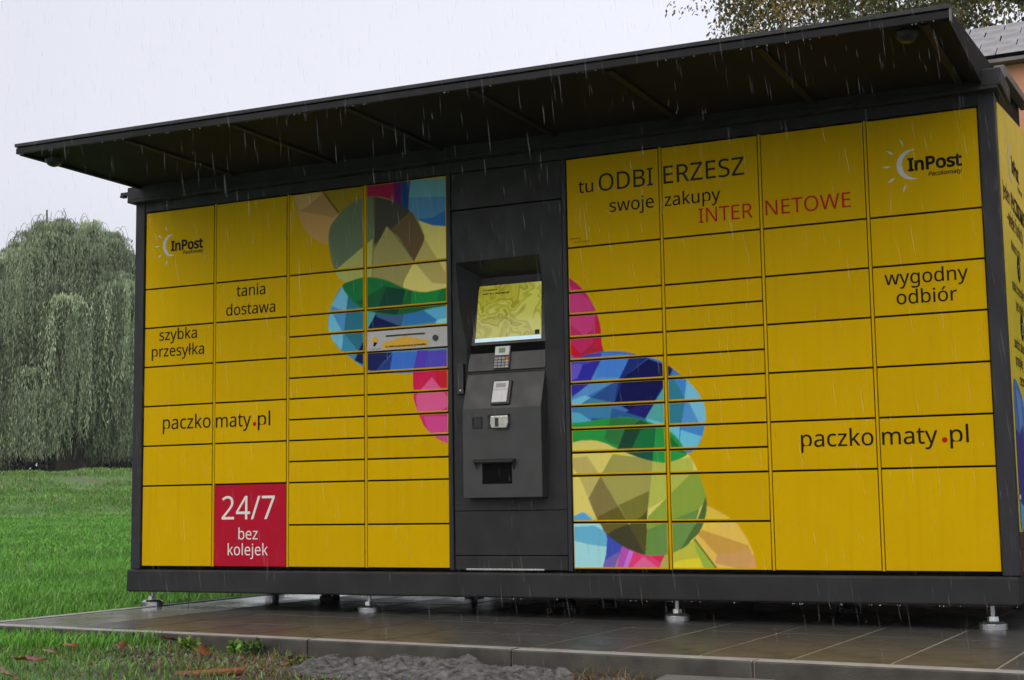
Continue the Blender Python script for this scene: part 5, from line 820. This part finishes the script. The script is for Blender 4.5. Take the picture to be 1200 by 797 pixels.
# yellowing birch over the building, hanging twigs
def birch():
    r = np.random.default_rng(21)
    T = empty('birch_tree', (5.2, 17, -.3), 'tall tree with hanging yellow-brown autumn leaves above the canopy at top right', 'tree')
    part('trunk', tube([(5.3, 17, -.5), (5.2, 17, 4), (5.3, 17.2, 8), (5.0, 17, 12), (4.9, 17, 15)], [.28, .24, .18, .11, .03], 10), M['bark'], T)
    for k in range(22):
        a = 2 * math.pi * k / 22 * 3.1; rr = r.uniform(2.6, 6.0); z0 = r.uniform(6.5, 11)
        p0 = Vector((5.2, 17.1, z0)); p3 = Vector((5.0 + rr * math.cos(a), 17 + .6 * rr * math.sin(a), z0 + r.uniform(.6, 1.8))); pm = p0.lerp(p3, .5) + Vector((0, 0, .5))
        part('limb', tube([p0, pm, p3], [.075, .045, .012], 6), M['bark'], T)
    PP, DD, SS, LL, WW, CC = [], [], [], [], [], []
    pal = np.array([(.30, .27, .07), (.20, .23, .07), (.32, .22, .06), (.16, .19, .07), (.22, .13, .05), (.15, .17, .08)])
    cl = []
    for c_ in range(200):
        a = r.uniform(0, 2 * math.pi); rho = r.uniform(0, 1) ** .5
        cl.append((5.4 + 7.8 * rho * math.cos(a), 17 + 3.4 * rho * math.sin(a), rho, r.uniform(0, 1) ** 1.3 * 3.0, r.dirichlet(np.ones(6) * .35), r.uniform(.6, 1.3)))
    for s in range(5400):
        cx_, cy_, rho, up_, mixw, tn_ = cl[r.integers(0, len(cl))]
        x0 = cx_ + r.normal(0, .26); y0 = cy_ + r.normal(0, .26)
        bot = 6.2 + 1.3 * rho ** 3 + up_ + abs(r.normal(0, .5))
        fall = r.uniform(1.2, 3.4); n = int(fall / .055); t = np.linspace(0, 1, n)
        P = np.stack([x0 + .14 * np.sin(t * 5 + s), y0 + .12 * np.cos(t * 4 + s), bot + fall * (1 - t)], 1) + r.normal(0, .06, (n, 3))
        PP.append(P); DD.append(unit(np.c_[r.normal(0, .6, (n, 2)), -np.ones(n)])); SS.append(unit(r.normal(0, 1, (n, 3)) * (1, 1, .3)))
        LL.append(r.uniform(.06, .10, n)); WW.append(r.uniform(.04, .065, n))
        CC.append(pal[r.choice(6, n, p=mixw)] * tn_ * r.uniform(.6, 1.25, (n, 1)))
    P, D, S, L_, W_ = map(np.concatenate, (PP, DD, SS, LL, WW)); C = np.concatenate(CC)
    V, F = quads(P, D, S, L_, W_)
    link('crown', npmesh('crown', V, F, np.repeat(C, 4, 0)), T, M['leaf'])
birch()

# thin mast beyond the willow
mb = at_px(55, 556, 92); mt = at_px(55, 246, 92)
part('antenna_mast', tube([(mb.x, mb.y, 1), (mt.x, mt.y, mt.z)], [.10, .05], 6), M['bark'], None)
tag(bpy.data.objects['antenna_mast'], 'thin mast rising above the top of the willow', 'mast')

# ---- grass
def blades(name, x, y, hmin, hmax, wd, cols, seed, label, lean=.35):
    r = np.random.default_rng(seed); n = len(x)
    z = gh(x, y) - .004; h = r.uniform(hmin, hmax, n); a = r.uniform(0, 2 * math.pi, n)
    S = np.c_[np.cos(a), np.sin(a), np.zeros(n)]; ln = r.normal(0, lean, (n, 2)) * h[:, None]
    B = np.c_[x, y, z]; wv = (wd * r.uniform(.6, 1.3, n))[:, None]
    M1 = B + np.c_[ln * .35, h * .6]; T_ = B + np.c_[ln, h * r.uniform(.8, 1, n)]
    V = np.stack([B - S * wv / 2, B + S * wv / 2, M1 + S * wv * .4, M1 - S * wv * .4, T_], 1).reshape(-1, 3)
    k = np.arange(n)[:, None] * 5
    F3 = np.concatenate([k + [0, 1, 2], k + [0, 2, 3], k + [3, 2, 4]], 0)
    c = np.array(cols)[r.integers(0, len(cols), n)] * r.uniform(.7, 1.25, (n, 1))
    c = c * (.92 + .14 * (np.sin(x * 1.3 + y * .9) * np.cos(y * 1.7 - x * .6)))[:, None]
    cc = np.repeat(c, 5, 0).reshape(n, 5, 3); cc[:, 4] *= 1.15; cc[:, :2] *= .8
    o = link(name, npmesh(name, V, F3, cc.reshape(-1, 3)), None, M['blade']); tag(o, label, 'grass', kind='stuff'); return o
GC = [(.11, .34, .025), (.14, .43, .04), (.085, .28, .02), (.18, .47, .065), (.21, .38, .075)]
f_ = 1652.85
# lawn wedge left of the locker, sampled with density falling with distance
def wedge(n, s0, s1, px0, px1, pw, r):
    s = (r.uniform(0, 1, n) * (s1 ** (1 / pw) - s0 ** (1 / pw)) + s0 ** (1 / pw)) ** pw
    a = at_px(px0, 560, 1) - CAM; b = at_px(px1, 560, 1) - CAM; t = r.uniform(0, 1, n)
    return CAM.x + (a.x * (1 - t) + b.x * t) * s, CAM.y + (a.y * (1 - t) + b.y * t) * s
r = np.random.default_rng(31)
def outside_slab(x, y):
    c, s = math.cos(-SROT), math.sin(-SROT); lx = (x - SX) * c - (y - SY) * s; ly = (x - SX) * s + (y - SY) * c
    return (lx < -.004) | (ly < -.004)
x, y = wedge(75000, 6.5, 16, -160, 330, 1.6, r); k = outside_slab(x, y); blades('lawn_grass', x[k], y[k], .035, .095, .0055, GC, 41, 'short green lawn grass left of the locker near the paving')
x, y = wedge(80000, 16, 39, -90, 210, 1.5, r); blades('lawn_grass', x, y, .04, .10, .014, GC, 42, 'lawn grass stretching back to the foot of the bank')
x, y = wedge(48000, 31, 48, -90, 210, 1.0, r); sd_ = (x - CAM.x) * DV[0] + (y - CAM.y) * DV[1]; k = (sd_ > 37 - 6 * r.uniform(0, 1, len(x)) ** 2) & ((np.sin(x * 1.1 + .6 * np.sin(y * 1.7)) * np.cos(y * 1.3 - x * .5) + r.normal(0, .35, len(x))) < .45)
blades('bank_grass', x[k], y[k], .05, .13, .022, [(.17, .34, .07), (.22, .38, .09), (.13, .27, .05), (.28, .30, .12), (.20, .42, .07)], 45, 'paler rough grass with worn patches on the low bank')
# foreground strip in front of the kerb
n = 52000; x = r.uniform(-2.6, 2.5, n); y = r.uniform(-2.9, -1.1, n)
dens = np.clip(1.0 - .55 * np.clip(x - .7, 0, 2), .10, 1) * (1 - .75 * np.exp(-((x - 1.50) ** 2 / .05 + (y + 1.62) ** 2 / .02)))
clump = .55 + .45 * np.sin(x * 7 + 2 * np.sin(y * 5)) * np.cos(y * 9)
k = outside_slab(x, y) & (r.uniform(0, 1, n) < dens * (.45 + .55 * clump) * np.where(x < 1.0, 1.5, 1))
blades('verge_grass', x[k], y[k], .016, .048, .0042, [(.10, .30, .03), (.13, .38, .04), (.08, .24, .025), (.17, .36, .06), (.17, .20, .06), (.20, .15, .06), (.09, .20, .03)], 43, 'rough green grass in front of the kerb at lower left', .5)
n = 5200; x = r.uniform(1.3, 4.9, n); y = r.uniform(-1.85, -1.2, n)
near = outside_slab(x, y) & ((np.abs(x - 1.9) < .35) | (np.abs(x - 3.38) < .2) | (np.abs(x - 3.98) < .22) | (r.uniform(0, 1, n) < .05)) & ~((x > 3.5) & (x < 3.84))
blades('dry_grass', x[near], y[near], .015, .05, .003, [(.30, .20, .09), (.22, .13, .05), (.14, .15, .05), (.25, .12, .05)], 44, 'sparse straw-coloured dry grass against the kerb face', 1.1)

# weeds against the kerb
def weed(px, py, n, size, label, yy=-1.30, tone=(.11, .22, .03)):
    r = np.random.default_rng(int(px)); c = place(px, py)
    T = empty('weed_plant', c, label, 'plant', None)
    st, PP = [], []
    for k in range(n):
        a = r.uniform(0, 2 * math.pi); L_ = size * r.uniform(.5, 1.2); d = Vector((math.cos(a) * .6, math.sin(a) * .5, r.uniform(.5, 1))).normalized()
        p = [c, c + d * L_ * .5, c + d * L_ + Vector((0, 0, -.1 * L_))]; st.append(tube(p, [.0016, .0013, .0008], 4))
        for q in range(6): PP.append(p[1].lerp(p[2], q / 5))
    part('stems', multi(st), M['bark'], T)['kind'] = 'stuff'
    P = np.array([tuple(q) for q in PP]); P += r.normal(0, .006, P.shape); n2 = len(P)
    D = unit(r.normal(0, 1, (n2, 3)) + (0, -.3, .25)); S = unit(np.cross(D, r.normal(0, 1, (n2, 3))))
    V, F = quads(P, D, S, r.uniform(.022, .040, n2), r.uniform(.014, .024, n2))
    C = np.array(tone) * r.uniform(.6, 1.5, (n2, 1))
    o = link('leaves', npmesh('leaves', V, F, np.repeat(C, 4, 0)), T, M['leaf']); o['kind'] = 'stuff'
def place(px, py, lift=.0):
    """point on the ground seen at a photograph position, used once to read off coordinates"""
    d = at_px(px, py, 1) - CAM; t = 5.0
    for _ in range(30):
        q = CAM + d * t; h = float(gh(q.x, q.y)) + lift; t = t + (q.z - h) / -d.z * 1.0 if d.z < 0 else t
    return CAM + d * t
weed(278, 766, 16, .055, 'leafy green weed clump growing against the kerb below the 24/7 door')
weed(300, 768, 10, .075, 'taller upright weed just right of the leafy clump at the kerb', tone=(.10, .20, .03))
weed(222, 762, 12, .045, 'low yellow-green weed beside the reddish curled leaf', tone=(.15, .24, .03))
weed(345, 785, 14, .045, 'sparse olive weed between the kerb and the cement rubble', tone=(.13, .15, .04))

# fallen leaves
def dead_leaf(px, py, size, col, label, curl=.5, rot=0):
    r = np.random.default_rng(int(px * 7 + py)); c = place(px, py, .036); size *= 1.2
    n = 22; V = [(0, 0, 0)]
    for k in range(n):
        a = 2 * math.pi * k / n; rr = size * (.62 + .38 * abs(math.cos(a * 2.5)) ** .7) * (1 + .12 * r.normal()) * (1 if k % 2 else .86)
        x_, y_ = rr * math.cos(a) * 1.25, rr * math.sin(a) * .8
        V.append((x_, y_, curl * (y_ * y_ * 14 + x_ * x_ * 5) * (1 + .3 * math.sin(3 * a)) + r.normal(0, size * .05)))
    F = [(0, k + 1, (k + 1) % n + 1) for k in range(n)]
    Vn = np.array(V); C = np.tile(col, (len(V), 1)) * r.uniform(.6, 1.25, (len(V), 1))
    me = npmesh('fallen_leaf', Vn, np.array(F), C); o = link('fallen_leaf', me, None, M['deadleaf'])
    o.location = c; o.rotation_euler = (r.uniform(-.2, .55), r.uniform(-.3, .3), rot or r.uniform(0, 6))
    m_ = o.modifiers.new('thick', 'SOLIDIFY'); m_.thickness = .0008
    tag(o, label, 'leaf', 'fallen autumn leaves')
for a in ((24, 773, .036, (.32, .12, .03), 'orange-brown fallen leaf in the grass at lower left, left of the pinkish one'),
          (40, 773, .034, (.30, .13, .08), 'pinkish-brown fallen leaf next to the orange-brown one at lower left'),
          (10, 791, .042, (.34, .20, .13), 'large pale brown fallen leaf in the bottom left corner'),
          (88, 742, .034, (.24, .06, .02), 'dark red fallen leaf close to the kerb, nearest the left end'),
          (82, 756, .026, (.34, .08, .02), 'small rust-red fallen leaf below the dark red one'),
          (60, 764, .026, (.34, .22, .14), 'beige fallen leaf lying alone in the verge grass'),
          (142, 756, .026, (.24, .10, .05), 'brown fallen leaf half hidden in grass left of the curled red leaf'),
          (203, 750, .038, (.30, .07, .03), 'curled reddish leaf leaning against the kerb below the post'),
          (238, 764, .042, (.30, .09, .04), 'long reddish-brown leaf pile below the crimson door'),
          (335, 778, .022, (.30, .14, .05), 'small tan leaf beside the sparse olive weed'),
          (886, 778, .030, (.50, .13, .01), 'bright orange fallen leaf by the kerb at lower right'),
          (37, 662, .03, (.26, .16, .06), 'faded leaf on the lawn, left of a similar one'),
          (52, 659, .03, (.28, .16, .08), 'faded leaf on the lawn, right of a similar one')):
    dead_leaf(*a[:4], a[4])
o = part('brick_shard', box(-.13, .13, -.022, .022, 0, .02), M['red'], None, .006)
o.data.materials.clear(); o.data.materials.append(mat('wet_brick', (.28, .10, .04), .4, noise=.5, nscale=60, bump=.8, bscale=90))
q = place(247, 792); o.location = (q.x, q.y, q.z + .002); o.rotation_euler = (.05, -.04, .62); tag(o, 'long orange brick shard lying in the verge at the bottom edge', 'brick shard')

# cement rubble mound and flat stone
def mound(name, x0, x1, y0, y1, hfun, m, label, cat):
    nx_, ny_ = int((x1 - x0) / .007), int((y1 - y0) / .007)
    X, Y = np.meshgrid(np.linspace(x0, x1, nx_), np.linspace(y0, y1, ny_))
    Z = gh(X, Y) + hfun(X, Y)
    i = np.arange(X.size).reshape(ny_, nx_); F = np.stack([i[:-1, :-1].ravel(), i[:-1, 1:].ravel(), i[1:, 1:].ravel(), i[1:, :-1].ravel()], 1)
    o = link(name, npmesh(name, np.c_[X.ravel(), Y.ravel(), Z.ravel()], F), None, m, True); return tag(o, label, cat)
from mathutils import noise as mn
def hm(X, Y):
    H_ = np.zeros(X.shape)
    for a in range(X.shape[0]):
        for b in range(X.shape[1]):
            x_, y_ = X[a, b], Y[a, b]
            e_ = min(1, (x_ - 2.0) / .12, (3.22 - x_) / .10); back = (-1.235 - .055 * x_ + 0.02) - y_   # distance in front of the kerb
            prof = min(1, max(0, back / .03)) * max(0, 1 - max(0, back - .22) / .25)
            v = .052 + .034 * mn.fractal(Vector((x_ * 5, y_ * 5, 1)), 1, 2, 3) + .016 * mn.noise(Vector((x_ * 22, y_ * 22, 4))) + .009 * mn.noise(Vector((x_ * 55, y_ * 55, 2))) + .007 * abs(mn.noise(Vector((x_ * 120, y_ * 120, 7))))
            H_[a, b] = max(0, e_) ** .5 * prof * v - .012
    return H_
mound('cement_rubble', 1.98, 3.24, -1.78, -1.20, hm, M['rubble'], 'rough grey heap of set cement against the kerb below the terminal', 'rubble')
o = part('flat_stone', prism([(-.21, -.12), (-.17, .10), (-.09, .13), (.10, .13), (.19, .08), (.22, -.05), (.20, -.16), (-.2, -.17)], 0, .045), M['flat'], None, .008, 3)
o.rotation_euler = (math.pi / 2, 0, -.06); o.location = (3.70, -1.46, -.345); tag(o, 'flat pale grey concrete piece on the ground at the bottom right of centre', 'stone slab')

# ---- small stones and grit in the worn strip before the kerb
def grit(n, seed):
    r = np.random.default_rng(seed); base = np.array([(1, 0, 0), (0, 1, 0), (-1, 0, 0), (0, -1, 0), (0, 0, 1), (0, 0, -1)], float)
    x = r.uniform(1.0, 5.2, n); y = -1.235 - .055 * x - np.abs(r.normal(0, .22, n)) - .01; sz = r.uniform(.002, .007, n) * np.where(r.uniform(0, 1, n) < .06, 2.4, 1)
    V = base[None] * sz[:, None, None] * r.uniform(.5, 1.4, (n, 6, 1)); a = r.uniform(0, 6.28, n); c, s_ = np.cos(a)[:, None], np.sin(a)[:, None]
    V = np.stack([V[..., 0] * c - V[..., 1] * s_, V[..., 0] * s_ + V[..., 1] * c, V[..., 2]], -1) + np.stack([x, y, gh(x, y) + sz * .4], -1)[:, None]
    k = np.arange(n)[:, None] * 6
    F = np.concatenate([k + q for q in ([0, 1, 4], [1, 2, 4], [2, 3, 4], [3, 0, 4], [1, 0, 5], [2, 1, 5], [3, 2, 5], [0, 3, 5])], 0)
    C = np.array([(.14, .12, .10), (.22, .21, .19), (.08, .06, .045), (.12, .075, .04)])[r.integers(0, 4, n)] * r.uniform(.6, 1.3, (n, 1))
    o = link('gravel', npmesh('gravel', V.reshape(-1, 3), F, np.repeat(C, 6, 0)), None, M['leaf']); tag(o, 'small stones and grit in the worn strip before the kerb', kind='stuff')
grit(9000, 77)

# ---- water beads clinging to the lower edges of the locker
def beads(n, fn, seed):
    r = np.random.default_rng(seed); P = fn(n, r); sz = r.uniform(.0018, .0036, (n, 1, 1))
    ang = [(math.cos(k * math.pi / 3), math.sin(k * math.pi / 3)) for k in range(6)]
    base = np.array([(0, 0, .6)] + [(a, b, 0) for a, b in ang] + [(a * .7, b * .7, -1.1) for a, b in ang] + [(0, 0, -1.7)])
    V = P[:, None] + base[None] * sz
    f = [(0, 1 + k, 1 + (k + 1) % 6) for k in range(6)] + [(1 + k, 7 + k, 7 + (k + 1) % 6) for k in range(6)] + [(1 + k, 7 + (k + 1) % 6, 1 + (k + 1) % 6) for k in range(6)] + [(7 + k, 13, 7 + (k + 1) % 6) for k in range(6)]
    F = (np.arange(n)[:, None, None] * 14 + np.array(f)[None]).reshape(-1, 3)
    return V.reshape(-1, 3), F
def on_plinth(n, r): return np.c_[r.uniform(-.07, XE + .06, n), np.full(n, -.030), np.full(n, -.1365)]
def on_lip(n, r):
    x = r.uniform(AX0, AX1, n); return np.c_[x, np.full(n, -.968), 2.1105 + TZ * x]
for fn_, n_b, sd in ((on_plinth, 70, 5), (on_lip, 70, 6)):
    V, F = beads(n_b, fn_, sd); wb_ = link('water_beads', npmesh('water_beads', V, F), LK, mat('water', (.8, .85, .9), .05, trans=.9, spec=.6), True); wb_['kind'] = 'stuff'

# ---- rain: slender drops in the air
n = 5200
P = np.c_[r.uniform(-.6, 5.6, n), r.uniform(-3.6, -.1, n), r.uniform(-.2, 3.2, n)]
D = unit(np.c_[r.normal(.10, .035, n), r.normal(0, .03, n), -np.ones(n)]); S = unit(np.cross(D, [0.43, -.9, 0]))
T2 = np.cross(D, S); L_ = r.uniform(.02, .09, n)[:, None]; wv = r.uniform(.0007, .0017, n)[:, None]
V = np.stack([P, P + D * L_ * .6 + S * wv, P + D * L_ * .6 + T2 * wv, P + D * L_ * .6 - S * wv, P + D * L_ * .6 - T2 * wv, P + D * L_], 1).reshape(-1, 3)
k = np.arange(n)[:, None] * 6
F = np.concatenate([k + q for q in ([0, 1, 2], [0, 2, 3], [0, 3, 4], [0, 4, 1], [5, 2, 1], [5, 3, 2], [5, 4, 3], [5, 1, 4])], 0)
o = link('falling_rain', npmesh('falling_rain', V, F), None, M['rain']); tag(o, 'falling raindrops in front of the locker', 'rain', kind='stuff')

# ---- rainy air
hz = part('haze', box(-130, 60, -60, 110, -3, 24), None, None); tag(hz, kind='stuff', label='rainy haze')
m = bpy.data.materials.new('haze'); m.use_nodes = True; m.node_tree.nodes.clear()
o_ = m.node_tree.nodes.new('ShaderNodeOutputMaterial'); pv = m.node_tree.nodes.new('ShaderNodeVolumePrincipled')
pv.inputs['Color'].default_value = (.93, .95, 1, 1); pv.inputs['Density'].default_value = .00045
m.node_tree.links.new(pv.outputs[0], o_.inputs['Volume']); hz.data.materials.append(m)
